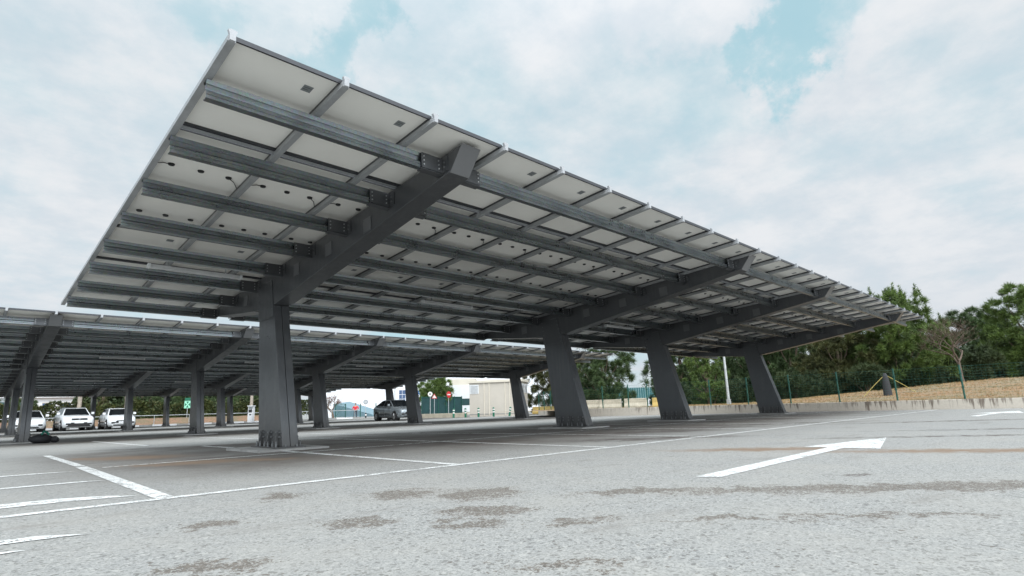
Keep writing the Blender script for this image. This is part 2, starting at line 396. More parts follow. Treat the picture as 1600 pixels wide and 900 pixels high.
# thinner spots in the cloud deck
wn = noise(nt, d, 5.5, 7., .62, out=1)
ws_ = nt.nodes.new('ShaderNodeVectorMath'); ws_.operation = 'SUBTRACT'; L(nt, wn, ws_.inputs[0]); ws_.inputs[1].default_value = (.5, .5, .5)
wm_ = nt.nodes.new('ShaderNodeVectorMath'); wm_.operation = 'SCALE'; L(nt, ws_.outputs[0], wm_.inputs[0]); wm_.inputs['Scale'].default_value = .42
wa_ = nt.nodes.new('ShaderNodeVectorMath'); wa_.operation = 'ADD'; L(nt, d, wa_.inputs[0]); L(nt, wm_.outputs[0], wa_.inputs[1])
wz_ = nt.nodes.new('ShaderNodeVectorMath'); wz_.operation = 'NORMALIZE'; L(nt, wa_.outputs[0], wz_.inputs[0]); dwarp = wz_.outputs[0]
def sky_spot(px, py, rad, amt):
    dv = (w_ + r_ * ((px - 800) / f_) - u_ * ((py - 450) / f_)).normalized()
    vm = nt.nodes.new('ShaderNodeVectorMath'); vm.operation = 'DOT_PRODUCT'
    L(nt, dwarp, vm.inputs[0]); vm.inputs[1].default_value = dv
    return ramp(nt, vm.outputs['Value'], math.cos(R(rad)), 1., 0, amt)
for s in ((1185, 15, 5, .20), (1285, 0, 5, .20), (535, 80, 4, .16), (1010, 190, 12, .03), (330, 10, 4, .08), (60, 90, 8, .05), (1500, 180, 9, .03)):
    cov = math_(nt, 'SUBTRACT', cov, sky_spot(*s))
for s in ((900, 60, 14, .07), (640, 60, 6, .06), (1050, 40, 5, .10), (1290, 90, 6, .09), (150, 260, 16, .06), (1350, 330, 20, .10), (1000, 320, 10, .04)):
    cov = math_(nt, 'ADD', cov, sky_spot(*s))
fac = ramp(nt, cov, .27, .62)
# cloud body: brighter tops, greyer thick base, brighter towards zenith (CIE overcast)
zen = math_(nt, 'ADD', math_(nt, 'MULTIPLY', ramp(nt, sep.outputs[2], .45, 1.), .5), 1.)
sv_ = nt.nodes.new('ShaderNodeVectorMath'); sv_.operation = 'DOT_PRODUCT'; L(nt, d, sv_.inputs[0])
sv_.inputs[1].default_value = (math.sin(SUN_ROT) * math.cos(SUN_EL), math.cos(SUN_ROT) * math.cos(SUN_EL), math.sin(SUN_EL))
zen = math_(nt, 'ADD', zen, ramp(nt, sv_.outputs['Value'], .2, 1., 0, 3.6))
cl = mixc(nt, ramp(nt, n2, .33, .70), (.64, .70, .755), (.78, .80, .825))
cl = mixc(nt, ramp(nt, sep.outputs[2], .0, .25, .8, 0.), cl, (.63, .67, .72))
thin = mixc(nt, 1., (1, 1, 1), sky.outputs[0], 'MULTIPLY')
SKY_S = .10
gain = nt.nodes.new('ShaderNodeVectorMath'); gain.operation = 'SCALE'; L(nt, cl, gain.inputs[0])
L(nt, math_(nt, 'MULTIPLY', zen, 1. / SKY_S), gain.inputs['Scale'])
veil = mixc(nt, .7, sky.outputs[0], (3.4, 7.2, 8.0))
base = mixc(nt, math_(nt, 'ADD', math_(nt, 'MULTIPLY', fac, .66), .33), veil, gain.outputs[0])
L(nt, base, bg.inputs[0]); bg.inputs[1].default_value = SKY_S
sl = bpy.data.lights.new('sun', 'SUN'); so = bpy.data.objects.new('sun', sl); COL.objects.link(so)
sl.energy = 1.3; sl.angle = R(14); sl.color = (1., .965, .92)
tosun = Vector((math.sin(SUN_ROT) * math.cos(SUN_EL), math.cos(SUN_ROT) * math.cos(SUN_EL), math.sin(SUN_EL)))
so.rotation_euler = tosun.to_track_quat('Z', 'Y').to_euler(); so.location = (0, -20, 40)
vs = sc.view_settings; vs.view_transform = 'Standard'; vs.look = 'None'; vs.gamma = 1.; vs.use_curve_mapping = False; vs.exposure = .08

# ------------------------------------------------------------------ ground
def grid_mesh(xs, ys, zf, mat, name):
    mb = MB(); nx = len(xs)
    vv = [(x, y, zf(x, y)) for y in ys for x in xs]
    ff = [(j * nx + i, j * nx + i + 1, (j + 1) * nx + i + 1, (j + 1) * nx + i) for j in range(len(ys) - 1) for i in range(nx - 1)]
    mb.add(vv, ff, mat, True); return mb.mesh(name)
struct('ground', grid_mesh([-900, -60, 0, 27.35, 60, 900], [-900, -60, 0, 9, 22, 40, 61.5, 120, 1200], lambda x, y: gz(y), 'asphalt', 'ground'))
def rnd2(x, y, s=1.):
    return math.sin(x * 1.3 * s + 1.7) * math.cos(y * 1.1 * s - .6) + .5 * math.sin(x * 2.9 * s + y * 2.3 * s)
def hill_z(x, y):
    crest = 1.28 - .072 * max(0, y - 3.5) if y > 3.5 else 1.28
    crest = max(crest, .36)
    t = min(1, max(0, (x - 27.75) / (10.5)))
    t = t * t * (3 - 2 * t)
    return .30 + (crest - .30) * t + .03 * rnd2(x, y) * t
xs = [27.5 + .45 * i for i in range(28)] + [42, 46, 52, 60, 75, 110, 200, 500]
ys = [-300, -100, -40, -20] + [-12 + .7 * i for i in range(62)]
struct('hillside', grid_mesh(xs, ys, hill_z, 'hill', 'hillside'))
def bank_z(x, y):
    t = min(1, max(0, (y - 61.6) / 3.2)); return -.12 + .72 * t * t * (3 - 2 * t) + .04 * rnd2(x, y, 2) * t
struct('soil_bank', grid_mesh([-60 + 1.2 * i for i in range(74)], [61.5 + .4 * i for i in range(14)] + [70, 90, 140], bank_z, 'soil', 'soil_bank'))

# painted markings
def quad_marks(name, quads, z=.004):
    mb = MB()
    for q in quads: mb.add([(x, y, gz(y) + z) for x, y in q], [tuple(range(len(q)))], 'paint')
    return struct(name, mb.mesh(name))
def strip(x0, y0, x1, y1, w):
    n = max(1, int(max(abs(x1 - x0), abs(y1 - y0)) / 1.0)); o = []
    dx, dy = x1 - x0, y1 - y0; l = math.hypot(dx, dy); px, py = -dy / l * w / 2, dx / l * w / 2
    for i in range(n):
        a, b = i / n, (i + 1) / n
        o.append([(x0 + dx * a - px, y0 + dy * a - py), (x0 + dx * b - px, y0 + dy * b - py), (x0 + dx * b + px, y0 + dy * b + py), (x0 + dx * a + px, y0 + dy * a + py)])
    return [q[::1] for q in o]
quad_marks('bay_front_line', strip(-8, 4.60, 26.6, 4.50, .09))
q = []
for k in range(1, 11): q += strip(1.15 + 2.5 * k, 4.62, 1.15 + 2.5 * k, 8.15, .1) + strip(1.15 + 2.5 * k, 8.3, 1.15 + 2.5 * k, 12.8, .1)
quad_marks('bay_lines', q, .0044)
quad_marks('bay_end_line', strip(1.105, 4.62, 1.15, 8.6, .115) + strip(1.16, 8.75, 1.2, 12.7, .10), .0044)
quad_marks('bay_middle_line', strip(1.3, 8.22, 26.4, 8.22, .08), .004)
q = []
for k in range(-2, 10): q += strip(3.15 + 2.5 * k, 15.0, 3.15 + 2.5 * k, 22, .1)
quad_marks('rear_bay_lines', q)
quad_marks('hatch_lines', [[(-6, 8.08), (.7, 7.94), (1.02, 7.95), (.7, 8.07), (-6, 8.22)], [(-6, 6.75), (.8, 6.46), (1.06, 6.44), (.9, 6.56), (-6, 6.88)], [(-6, 5.2), (.6, 5.02), (1.0, 4.93), (.85, 5.12), (.6, 5.26), (-6, 5.48)]])
quad_marks('lane_dashes', [[(-3, 3.76), (.3, 3.55), (.52, 3.52), (.35, 3.66), (-3, 3.96)], [(-3, 3.38), (.15, 3.30), (.29, 3.31), (.15, 3.38), (-3, 3.48)]])
quad_marks('lane_arrow', [[(3.97, 2.19), (4.02, 2.03), (7.05, 2.08), (7.05, 2.25)], [(7.05, 1.74), (9.0, 2.13), (7.05, 2.5)]])
quad_marks('far_arrow', [[(18.0, 2.25), (20.8, 2.1), (20.8, 2.3), (18.3, 2.45)], [(20.8, 1.6), (23.2, 1.9), (20.8, 2.75)]])

# ------------------------------------------------------------------ solar carports
TILT = .0799; CT, ST = math.cos(TILT), math.sin(TILT)
Z0 = 3.436; PITCH = 1.51; SP = 1.119; S1 = .594; NP = 8; NROW = 6; BW = .26
def RP(x, s, h): return (x, s * CT + h * ST, Z0 - s * ST + h * CT)
def RB(mb, x0, x1, s0, s1, h0, h1, m): mb.box(x0, x1, s0, s1, h0, h1, m, RP)
CACHE = {}
def row_s(j): return .03 if j == 0 else .11 + PITCH * j
def cached(key, fn):
    if key not in CACHE: CACHE[key] = fn()
    return CACHE[key]
def roofx(name, me, parent, x, s=0.):  # meshes built at x=0, row start s=0
    o = link(name, me, parent); p = RP(0, s, 0); q = RP(0, 0, 0)
    o.location = (x, p[1] - q[1], p[2] - q[2]); return o
def m_panel(mb=None, x=0., s=0., jb=False):
    own = mb is None
    if own: mb = MB()
    x0, x1, s0, s1 = x + .028, x + .972, s + .024, s + PITCH - .024
    vs = [RP(a, b, h) for h in (.079, .087) for a, b in ((x0, s0), (x1, s0), (x1, s1), (x0, s1))]
    mb.add(vs, [(3, 2, 1, 0)], 'back'); mb.add(vs, [(4, 5, 6, 7), (0, 1, 5, 4), (1, 2, 6, 5), (2, 3, 7, 6), (3, 0, 4, 7)], 'cells')
    return mb.mesh('solar_panel') if own else None
def m_frame(mb=None, x=0., s=0.):
    own = mb is None
    if own: mb = MB()
    a, b, c, e = x + .012, x + .988, s + .008, s + PITCH - .008; t = .018
    RB(mb, a, b, c, c + t, .05, .0925, 'frame'); RB(mb, a, b, e - t, e, .05, .0925, 'frame')
    RB(mb, a, a + t, c + t, e - t, .05, .092, 'frame'); RB(mb, b - t, b, c + t, e - t, .05, .092, 'frame')
    return mb.mesh('frame') if own else None
def m_jb(mb=None, x=0., s=0., k=0):
    own = mb is None
    if own: mb = MB()
    cx = x + (.2, .5, .8)[k]; cs = s + .86
    n = 12
    p = [RP(cx + .032 * math.cos(t), cs + .026 * math.sin(t), .062) for t in [2 * math.pi * i / n for i in range(n)]]
    q = [RP(cx + .036 * math.cos(t), cs + .03 * math.sin(t), .0785) for t in [2 * math.pi * i / n for i in range(n)]]
    mb.add(q + p, [(i, (i + 1) % n, n + (i + 1) % n, n + i) for i in range(n)] + [tuple(range(n)), tuple(range(n, 2 * n))], 'black')
    return mb.mesh('junction_box') if own else None
def m_label():
    mb = MB(); s = .25
    mb.add([RP(a, b, .0775) for a, b in ((.74, s), (.83, s), (.83, s + .1), (.74, s + .1))], [(3, 2, 1, 0)], 'label'); 
    mb.add([RP(a, b, .0765) for a, b in ((.75, s + .03), (.82, s + .03), (.82, s + .036), (.75, s + .036))], [(3, 2, 1, 0)], 'black')
    mb.add([RP(a, b, .0765) for a, b in ((.75, s + .06), (.80, s + .06), (.80, s + .066), (.75, s + .066))], [(3, 2, 1, 0)], 'black')
    return mb.mesh('label')
def m_cable(side):
    mb = MB(); rr = random.Random(side * 7 + 1); c = .86
    if side == 0: pts = [(.2, c, .07), (.12, c - .02, .062), (.03, c + .05, .06), (.0, c + .07, .055)]
    else: pts = [(.8, c, .07), (.88, c + .06, .06), (.96, c + .2, .06), (1.0, c + .22, .055)]
    mb.path([RP(*p) for p in pts], [.005] * len(pts), 'black', 5); return mb.mesh('cable')
SLOPE = .11 + NROW * PITCH
def m_rail():
    mb = MB(); mb.prism_x([(-.0, 0), (0, 0)], 0, 0, 'rail') if False else None
    RB(mb, -.031, .031, .0, SLOPE, .001, .014, 'rail'); RB(mb, -.014, .014, .0, SLOPE, .014, .049, 'rail')
    RB(mb, -.031, -.025, .0, SLOPE, .014, .05, 'rail'); RB(mb, .025, .031, .0, SLOPE, .014, .05, 'rail')
    return mb.mesh('rail')
def m_cap():
    mb = MB(); n = 10
    poly = [(-.022, .0), (.022, .0), (.023, .05), (.036, .09), (.022, .096), (.0, .098), (-.022, .096), (-.036, .09), (-.023, .05)]
    a = [RP(x, -.022, h) for x, h in poly]; b = [RP(x, .0075, h) for x, h in poly]; k = len(poly)
    mb.add(a + b, [tuple(range(k)), tuple(range(k, 2 * k))[::-1]] + [(i, k + i, k + (i + 1) % k, (i + 1) % k) for i in range(k)], 'cap')
    return mb.mesh('end_cap')
PUR = [(.07, -.022), (.07, -.003), (-.012, -.003), (0, -.042), (.008, -.048), (.016, -.094), (.022, -.100), (-.018, -.122), (-.018, -.150), (-.012, -.155), (-.018, -.160), (-.018, -.192), (.05, -.192), (.05, -.176)]
def m_purlin(length, holes):
    mb = MB(); t = .0035
    # open sheet profile given thickness
    outp = PUR; inn = []
    for i, (a, b) in enumerate(PUR):
        p = PUR[max(0, i - 1)]; q = PUR[min(len(PUR) - 1, i + 1)]
        dx, dy = q[0] - p[0], q[1] - p[1]; l = math.hypot(dx, dy) or 1
        inn.append((a - dy / l * t, b + dx / l * t))
    k = len(PUR)
    def P(x, q): return RP(x, q[0], q[1])
    v = [P(0, q) for q in outp] + [P(length, q) for q in outp] + [P(0, q) for q in inn] + [P(length, q) for q in inn]
    f = []
    for i in range(k - 1):
        f += [(i, i + 1, k + i + 1, k + i), (2 * k + i + 1, 2 * k + i, 3 * k + i, 3 * k + i + 1)]
        f += [(i + 1, i, 2 * k + i, 2 * k + i + 1), (k + i, k + i + 1, 3 * k + i + 1, 3 * k + i)]
    f += [(0, k, 3 * k, 2 * k), (k - 1, 3 * k - 1, 4 * k - 1, 2 * k - 1)]
    mb.add(v, f, 'galv')
    if holes:
        c = length / 2
        for dx in (-.62, -.56, -.34, -.28, -.03, .03, .28, .34, .56, .62):
            for h0, h1 in ((-.105, -.075), (-.05, -.025)):
                ss = .004 if h0 < -.06 else -.018
                mb.box(c + dx - .006, c + dx + .006, ss - .0045, ss - .0005, h0, h1, 'black', RP)
    return mb.mesh('purlin')
def roof_z(y): return Z0 - y * ST / CT
BEAM = [(.20, roof_z(.2) + .028), (.418, 3.19), (5.2, 2.42), (5.34, 2.40), (6.04, 2.40), (6.2, 2.415), (7.75, 2.555), (8.62, 2.655), (8.72, roof_z(8.72) + .028)]
def m_beam():
    mb = MB(); mb.prism_x(BEAM, 0, BW, 'steel')
    # bottom flange slightly wider than the box, front run and back run
    fl = [BEAM[1], BEAM[2]]
    for a, b in ((BEAM[1], BEAM[2]), (BEAM[5], BEAM[6]), (BEAM[6], BEAM[7])):
        mb.hexa([(-.014, a[0], a[1] - .014), (BW + .014, a[0], a[1] - .014), (BW + .014, b[0], b[1] - .014), (-.014, b[0], b[1] - .014),
                 (-.014, a[0], a[1] - .002), (BW + .014, a[0], a[1] - .002), (BW + .014, b[0], b[1] - .002), (-.014, b[0], b[1] - .002)], 'steel')
    return mb.mesh('beam')
def m_endplate():
    mb = MB(); a, b = BEAM[0], BEAM[1]
    mb.hexa([(-.006, b[0] - .012, b[1] - .018), (BW + .006, b[0] - .012, b[1] - .018), (BW + .006, b[0] - .003, b[1] - .014), (-.006, b[0] - .003, b[1] - .014),
             (-.006, a[0] - .012, a[1] + .004), (BW + .006, a[0] - .012, a[1] + .004), (BW + .006, a[0] - .003, a[1] + .004), (-.006, a[0] - .003, a[1] + .004)], 'steel_light')  # paler than the beam: light on this face is put into its colour
    return mb.mesh('end_plate')
def m_cover(side, i):
    s = S1 + SP * i + .55; mb = MB()
    x0, x1 = (-.009, -.002) if side < 0 else (BW + .002, BW + .009)
    mb.box(x0, x1, s - .1, s + .1, -.33, -.13, 'steel_light', RP)
    for a in (-.085, .085):
        for h in (-.15, -.31):
            c = RP(x0 if side < 0 else x1, s + a, h); mb.disc(c, (1, 0, 0), .008, .012, 'bolt_dark', 6)
    return mb.mesh('cover_plate')
def m_bracket(side, bolts=True):
    mb = MB(); s = -.03
    x0, x1 = (-.30, -.002) if side < 0 else (BW + .002, BW + .30)
    mb.box(x0, x1, s - .006, s - .0, -.188, -.004, 'steel', RP)
    mb.box(x0, x1, s - .0, s + .09, -.2025, -.1945, 'steel', RP)
    xb = -.012 if side < 0 else BW + .002
    mb.box(xb, xb + .01, s - .10, s - .008, -.185, -.01, 'steel', RP)
    if bolts:
        xs = (x0 + .03, x0 + .235) if side < 0 else (x1 - .03, x1 - .235)
        for x in xs:
            for h in (-.05, -.10, -.15):
                c = Vector(RP(x, s - .010, h)); mb.disc(c, (0, 1, 0), .0085, .010, 'bolt', 7)
        for h in (-.07, -.13):
            c = Vector(RP(xb + (-.006 if side < 0 else .016), s - .05, h)); mb.disc(c, (1, 0, 0), .011, .016, 'bolt_dark', 7)
    return mb.mesh('bracket')
COLP = [(4.663, .052), (5.646, .052), (6.0, 2.396), (5.345, 2.396)]
def m_column():
    mb = MB(); h = BW / 2
    mb.prism_x(COLP, .002, h - .004, 'steel'); mb.prism_x(COLP, h + .004, BW - .002, 'steel')
    mb.prism_x([(a + (.02 if i in (0, 3) else -.02), b) for i, (a, b) in enumerate(COLP)], h - .004, h + .004, 'black')
    return mb.mesh('column')
def m_splice(side):
    mb = MB(); x0, x1 = (-.012, -.002) if side < 0 else (BW + .002, BW + .012)
    mb.prism_x([(5.30, 2.18), (5.97, 2.18), (6.07, 2.80), (5.46, 2.845)], x0, x1, 'steel')
    for t in (0, .2, .4, .6, .8, 1.):
        for e in (.08, .92):
            y = (5.30 + .13 * t) + ((.67 - .04 * t) * e); z = 2.22 + .55 * t
            mb.disc((x0 if side < 0 else x1, y, z), (1, 0, 0), .012, .016, 'bolt_dark', 7)
    return mb.mesh('splice_plate')
def m_gusset(side, k):
    mb = MB(); y = 4.663 + .98 * (.17, .5, .83)[k]
    sg = -1 if side < 0 else 1; xb = -.001 if side < 0 else BW + .001
    pts = [(xb, .053), (xb + sg * .075, .053), (xb + sg * .075, .075), (xb + sg * .02, .30), (xb, .30)]
    a = [(x, y - .012, z) for x, z in pts]; b = [(x, y + .012, z) for x, z in pts]; n = len(pts)
    mb.add(a + b, [tuple(range(n)), tuple(range(n, 2 * n))[::-1]] + [(i, n + i, n + (i + 1) % n, (i + 1) % n) for i in range(n)], 'steel')
    for dy in (-.07, .07):
        mb.tube((xb + sg * .06, y + dy, .05), (xb + sg * .06, y + dy, .105), .015, 'bolt_dark', n=6, smooth=False)
        mb.tube((xb + sg * .06, y + dy, .09), (xb + sg * .06, y + dy, .135), .009, 'bolt_dark', n=6)
        mb.disc((xb + sg * .012, y + dy, .27), (1, 0, 0), .014, .024, 'bolt_dark', 6)
        mb.disc((xb + sg * .012, y + dy, .20), (1, 0, 0), .014, .024, 'bolt_dark', 6)
    return mb.mesh('gusset')
def m_baseplate():
    mb = MB(); mb.box(-.10, BW + .10, 4.62, 5.70, .031, .05, 'steel')
    for x in (.04, BW - .04): mb.tube((x, 4.635, .045), (x, 4.635, .085), .014, 'bolt_dark', n=6)
    return mb.mesh('base_plate')
def m_footing():
    mb = MB(); mb.box(-.42, BW + .42, 4.48, 5.9, -.25, .030, 'conc'); return mb.mesh('footing')

def carport(label, loc, Ln, cols, detail):
    root = thing('solar_carport', label, 'solar carport', loc, 0, 'solar panel carports in parallel rows')
    np_ = Ln
    # panels: the row at the high eave first; at most 100 of them as objects
    left = 100; rest = MB(); nrest = 0
    order = [(j, i) for j in range(NROW) for i in range(np_)]
    if np_ * 1 > 30: order = [(j, np_ - 1 - i) for j in range(NROW) for i in range(np_)]
    for j, i in order:
        if left > 0 and not (detail == 0 and j > 0):
            left -= 1
            p = roofx('solar_panel', cached('panel', m_panel), root, i, row_s(j))
            fr = link('frame', cached('frame', m_frame), p)
            if detail == 2:
                for k in range(3): link('junction_box', cached(('jb', k), lambda: m_jb(k=k)), p)
                link('label', cached('label', m_label), p)
                if j == 1:
                    link('cable', cached(('cab', 0), lambda: m_cable(0)), p); link('cable', cached(('cab', 1), lambda: m_cable(1)), p)
        else:
            m_panel(rest, i, row_s(j)); m_frame(rest, i, row_s(j)); nrest += 1
            if detail == 2:
                for k in range(3): m_jb(rest, i, row_s(j) - (.22 if j == 5 else 0), k)
    if nrest:
        o = link('solar_panel', rest.mesh('solar_panel'), root); o['kind'] = 'stuff'
    for i in range(np_ + 1):
        r = roofx('rail', cached('rail', m_rail), root, i if 0 < i < np_ else (i + (.02 if i == 0 else -.02)))
        link('end_cap', cached('cap', m_cap), r)
    js = MB(); RB(js, .02, np_ - .02, 1.548, 1.61, .0495, .0515, 'rail'); RB(js, .02, np_ - .02, 1.548, 1.553, .0515, .09, 'frame')
    link('joint_strip', js.mesh('joint_strip'), root)
    # purlins in spans between the beams
    spans = []; x = .01
    for c in cols: spans.append((x, c - .012, x > 1 )); x = c + BW + .012
    spans.append((x, Ln - .01, False))
    for i in range(NP):
        for a, b, hol in spans:
            me = cached(('pur', round(b - a, 3), hol), lambda: m_purlin(b - a, hol))
            roofx('purlin', me, root, a, S1 + SP * i)
    for c in cols:
        b = link('beam', cached('beam', m_beam), root, (c, 0, 0), .004)
        link('end_plate', cached('ep', m_endplate), b)
        for i in range(NP):
            for sd in (-1, 1):
                o = roofx('bracket', cached(('br', sd, detail > 0), lambda: m_bracket(sd, detail > 0)), b, 0, S1 + SP * i)
        if detail:
            for i in range(1, 6):
                for sd in (-1, 1): link('cover_plate', cached(('cv', sd, i), lambda: m_cover(sd, i)), b)
        k = link('column', cached('col', m_column), root, (c, 0, 0), .005)
        if detail:
            for sd in (-1, 1):
                link('splice_plate', cached(('sp', sd), lambda: m_splice(sd)), k)
        for sd in (-1, 1):
            for g in range(3): link('gusset', cached(('gu', sd, g), lambda: m_gusset(sd, g)), k)
        link('base_plate', cached('bp', m_baseplate), k); link('footing', cached('ft', m_footing), k)
    return root
ZB = -.085
F0 = (1.184, 4.319, 0.)
carport('big dark grey solar carport nearest the camera, its white panel undersides in full view', F0, 25, [2.516, 10.016, 15.016, 22.516], 2)
carport('second solar carport, low grey roof right behind the nearest one', (-5.4, 19.1, ZB), 32, [1.87, 6.9, 11.95, 16.95, 29.5 - 5. , 29.5][0:4] + [21.9, 29.5], 1)
carport('third row solar carport, seen under the roof of the second row', (-4.9, 34.1, ZB), 32, [1.87, 6.9, 11.95, 16.95, 21.95, 29.5], 0)
carport('farthest solar carport, its posts beside the parked white cars', (-4.5, 49.1, ZB), 32, [1.87, 6.9, 11.95, 16.95, 21.95, 29.5], 0)

def m_lamp():
    mb = MB(); mb.box(-.66, .66, -.05, .05, -.06, -.004, 'lamp'); me = mb.mesh('diffuser')
    ca = MB(); ca.box(-.019, .019, -.055, .055, -.065, 0, 'vent')
    cl = MB(); cl.box(-.01, .01, -.012, .012, 0, .14, 'pole')
    return me, ca.mesh('end_cap'), cl.mesh('hanger')
LM = m_lamp()
def lamp(x, y, z, label):
    t = thing('batten_light', label, 'strip light', (x, y, z), 0, 'strip lights under the carport roofs')
    link('diffuser', LM[0], t, bevel=.006); 
    for sx in (-1, 1): link('end_cap', LM[1], t, (sx * .681, 0, 0)); link('hanger', LM[2], t, (sx * .44, 0, 0))
ORD = ['first', 'second', 'third', 'fourth', 'fifth']
for x, l in ((2.56, 'grey strip light under the nearest roof, on the overhang left of the first column'),
             (7.73, 'grey strip light under the nearest roof, between its first and second columns'),
             (14.35, 'grey strip light under the nearest roof, between its second and third columns'),
             (20.0, 'grey strip light under the nearest roof, between its third and fourth columns')):
    lamp(x, 10.02, 2.91, l)
for x, l in ((4.15, 'strip light under the second carport, in the bay with the bag at its post'),
             (9.15, 'strip light under the second carport, just left of the big front column'),
             (14.3, 'strip light under the second carport, just right of the big front column'),
             (20.6, 'strip light under the second carport, in its last bay over the beige kiosk')):
    lamp(x, 24.8, 2.78, l)
for x, l in ((5.2, 'faint strip light under the third carport above the white cars'), (10.2, 'faint strip light under the third carport above the green sign'),
             (15.2, 'faint strip light under the third carport, left of the silver car'), (20.6, 'faint strip light under the third carport over the silver car')):
    lamp(x, 39.8, 2.78, l)

# ------------------------------------------------------------------ low wall, fence, barriers
def wall_run(label, a, b, h, t, name='low_wall', z0=-.3, mat='wall', n=1, lip=.0):
    mb = MB(); a = Vector((*a, 0)); b = Vector((*b, 0)); d = (b - a); l = d.length; d /= l; nr = Vector((-d.y, d.x, 0))
    segs = max(1, int(l / 5))
    for i in range(segs):
        p = a + d * (l * i / segs + .004); q = a + d * (l * (i + 1) / segs - .004)
        mb.hexa([p + Vector((0, 0, z0)), q + Vector((0, 0, z0)), q + nr * t + Vector((0, 0, z0)), p + nr * t + Vector((0, 0, z0)),
                 p + Vector((0, 0, h)), q + Vector((0, 0, h)), q + nr * t + Vector((0, 0, h)), p + nr * t + Vector((0, 0, h))], mat)
    o = link(name, mb.mesh(name), None, bevel=.015); tag(o, label, 'wall'); return o
wall_run('long low concrete wall with dark drip stains, below the dry grass slope', (27.3, 23.0), (27.3, -25), .37, .3)
wall_run('short pale low wall right of the beige kiosk', (35.6, 33.7), (29.6, 25.4), .26, .3)
wall_run('pale low wall left of the kiosk, in front of the dark green screen fence', (29.6, 42.6), (31.4, 38.3), .27, .3, mat='beigeconc')

def fence_run(label, pts, z0, h, mesh=True, name='wire_fence'):
    p0 = Vector((*pts[0], z0)); t = thing(name, label, 'fence', p0)
    for q in pts:
        mb = MB(); x, y = q[0] - pts[0][0], q[1] - pts[0][1]
        mb.tube((x, y, -.25), (x, y, h), .032, 'fence_green', n=8); mb.disc((x, y, h + .01), (0, 0, 1), .036, .03, 'fence_green', 8)
        for zc in (h * .35, h * .75): mb.box(x - .045, x + .045, y - .045, y + .045, zc, zc + .03, 'fence_green')
        link('post', mb.mesh('post'), t)
    for i in range(len(pts) - 1):
        mb = MB(); a = Vector((pts[i][0] - pts[0][0], pts[i][1] - pts[0][1], 0)); b = Vector((pts[i + 1][0] - pts[0][0], pts[i + 1][1] - pts[0][1], 0))
        for k in range(13):
            z = .03 + (h - .06) * k / 12; mb.tube(a + Vector((0, 0, z)), b + Vector((0, 0, z)), .0022 if k % 4 else .004, 'fence_green', n=3, caps=False)
        l = (b - a).length; nv = int(l / .12)
        for k in range(1, nv):
            p = a + (b - a) * k / nv; mb.tube(p + Vector((0, 0, .02)), p + Vector((0, 0, h - .02)), .0018, 'fence_green', n=3, caps=False)
        link('mesh_panel', mb.mesh('mesh_panel'), t)
    return t
fence_run('green wire mesh fence on posts along the low stained wall', [(27.47, y) for y in (22.75, 20.72, 18.9, 17.65, 15.76, 13.95, 12.02, 10.05, 8.02, 5.89, 3.71, 1.55, -.6, -2.8, -5.0)], .36, 1.28)
fence_run('green wire mesh fence on the short wall right of the kiosk', [(35.5, 33.5), (34.1, 31.6), (32.7, 29.6), (31.3, 27.7), (30.0, 25.9)], .26, 1.5)

def barrier(label, loc, rz, mat, L_=1.5):
    mb = MB(); mb.prism_x([(-.24, 0), (.24, 0), (.24, .14), (.10, .34), (.075, .62), (-.075, .62), (-.10, .34), (-.24, .14)], -L_ / 2, L_ / 2, mat)
    o = link('concrete_barrier', mb.mesh('concrete_barrier'), None, loc, .015); o.rotation_euler = (0, 0, rz)
    return tag(o, label, 'barrier', 'concrete barriers behind the mesh fence')
br = R(-62)
for x, y, mt, l in ((37.2, 34.9, 'yellowconc', 'ochre concrete barrier right beside the kiosk corner'), (36.4, 33.1, 'yellowconc', 'ochre concrete barrier second from the kiosk, half behind a fence post'),
                    (31.2, 26.2, 'yellowconc', 'ochre concrete barrier half hidden behind the second front column'),
                    (31.0, 24.6, 'beigeconc', 'pale concrete barrier just right of the second front column'),
                    (31.25, 22.95, 'beigeconc', 'pale concrete barrier under the airy pine, middle of three pale ones'),
                    (31.6, 21.2, 'beigeconc', 'pale concrete barrier right of the airy pine trunk'),
                    (31.6, 19.1, 'yellowconc', 'ochre concrete barrier just left of the third front column')):
    barrier(l, (x, y, hill_z(x, y) - .02 if y < 30 else -.02), br, mt, 1.45)

# lamp post
t = thing('lamp_post', 'tall pale lamp post behind the mesh fence, between the third and fourth columns', 'lamp post', (33.5, 15.85, .36))
mb = MB(); mb.tube((0, 0, -.3), (0, 0, 6.0), .085, 'pole', .05, 12); link('pole', mb.mesh('pole'), t)
mb = MB(); mb.box(-.1, .1, -.1, .1, -.2, .32, 'pole'); link('base', mb.mesh('base'), t, bevel=.01)
mb = MB(); mb.tube((0, 0, 5.95), (-.9, -.5, 6.2), .03, 'pole', .025); mb.box(-1.5, -.85, -.62, -.38, 6.15, 6.27, 'vent'); link('luminaire', mb.mesh('luminaire'), t)

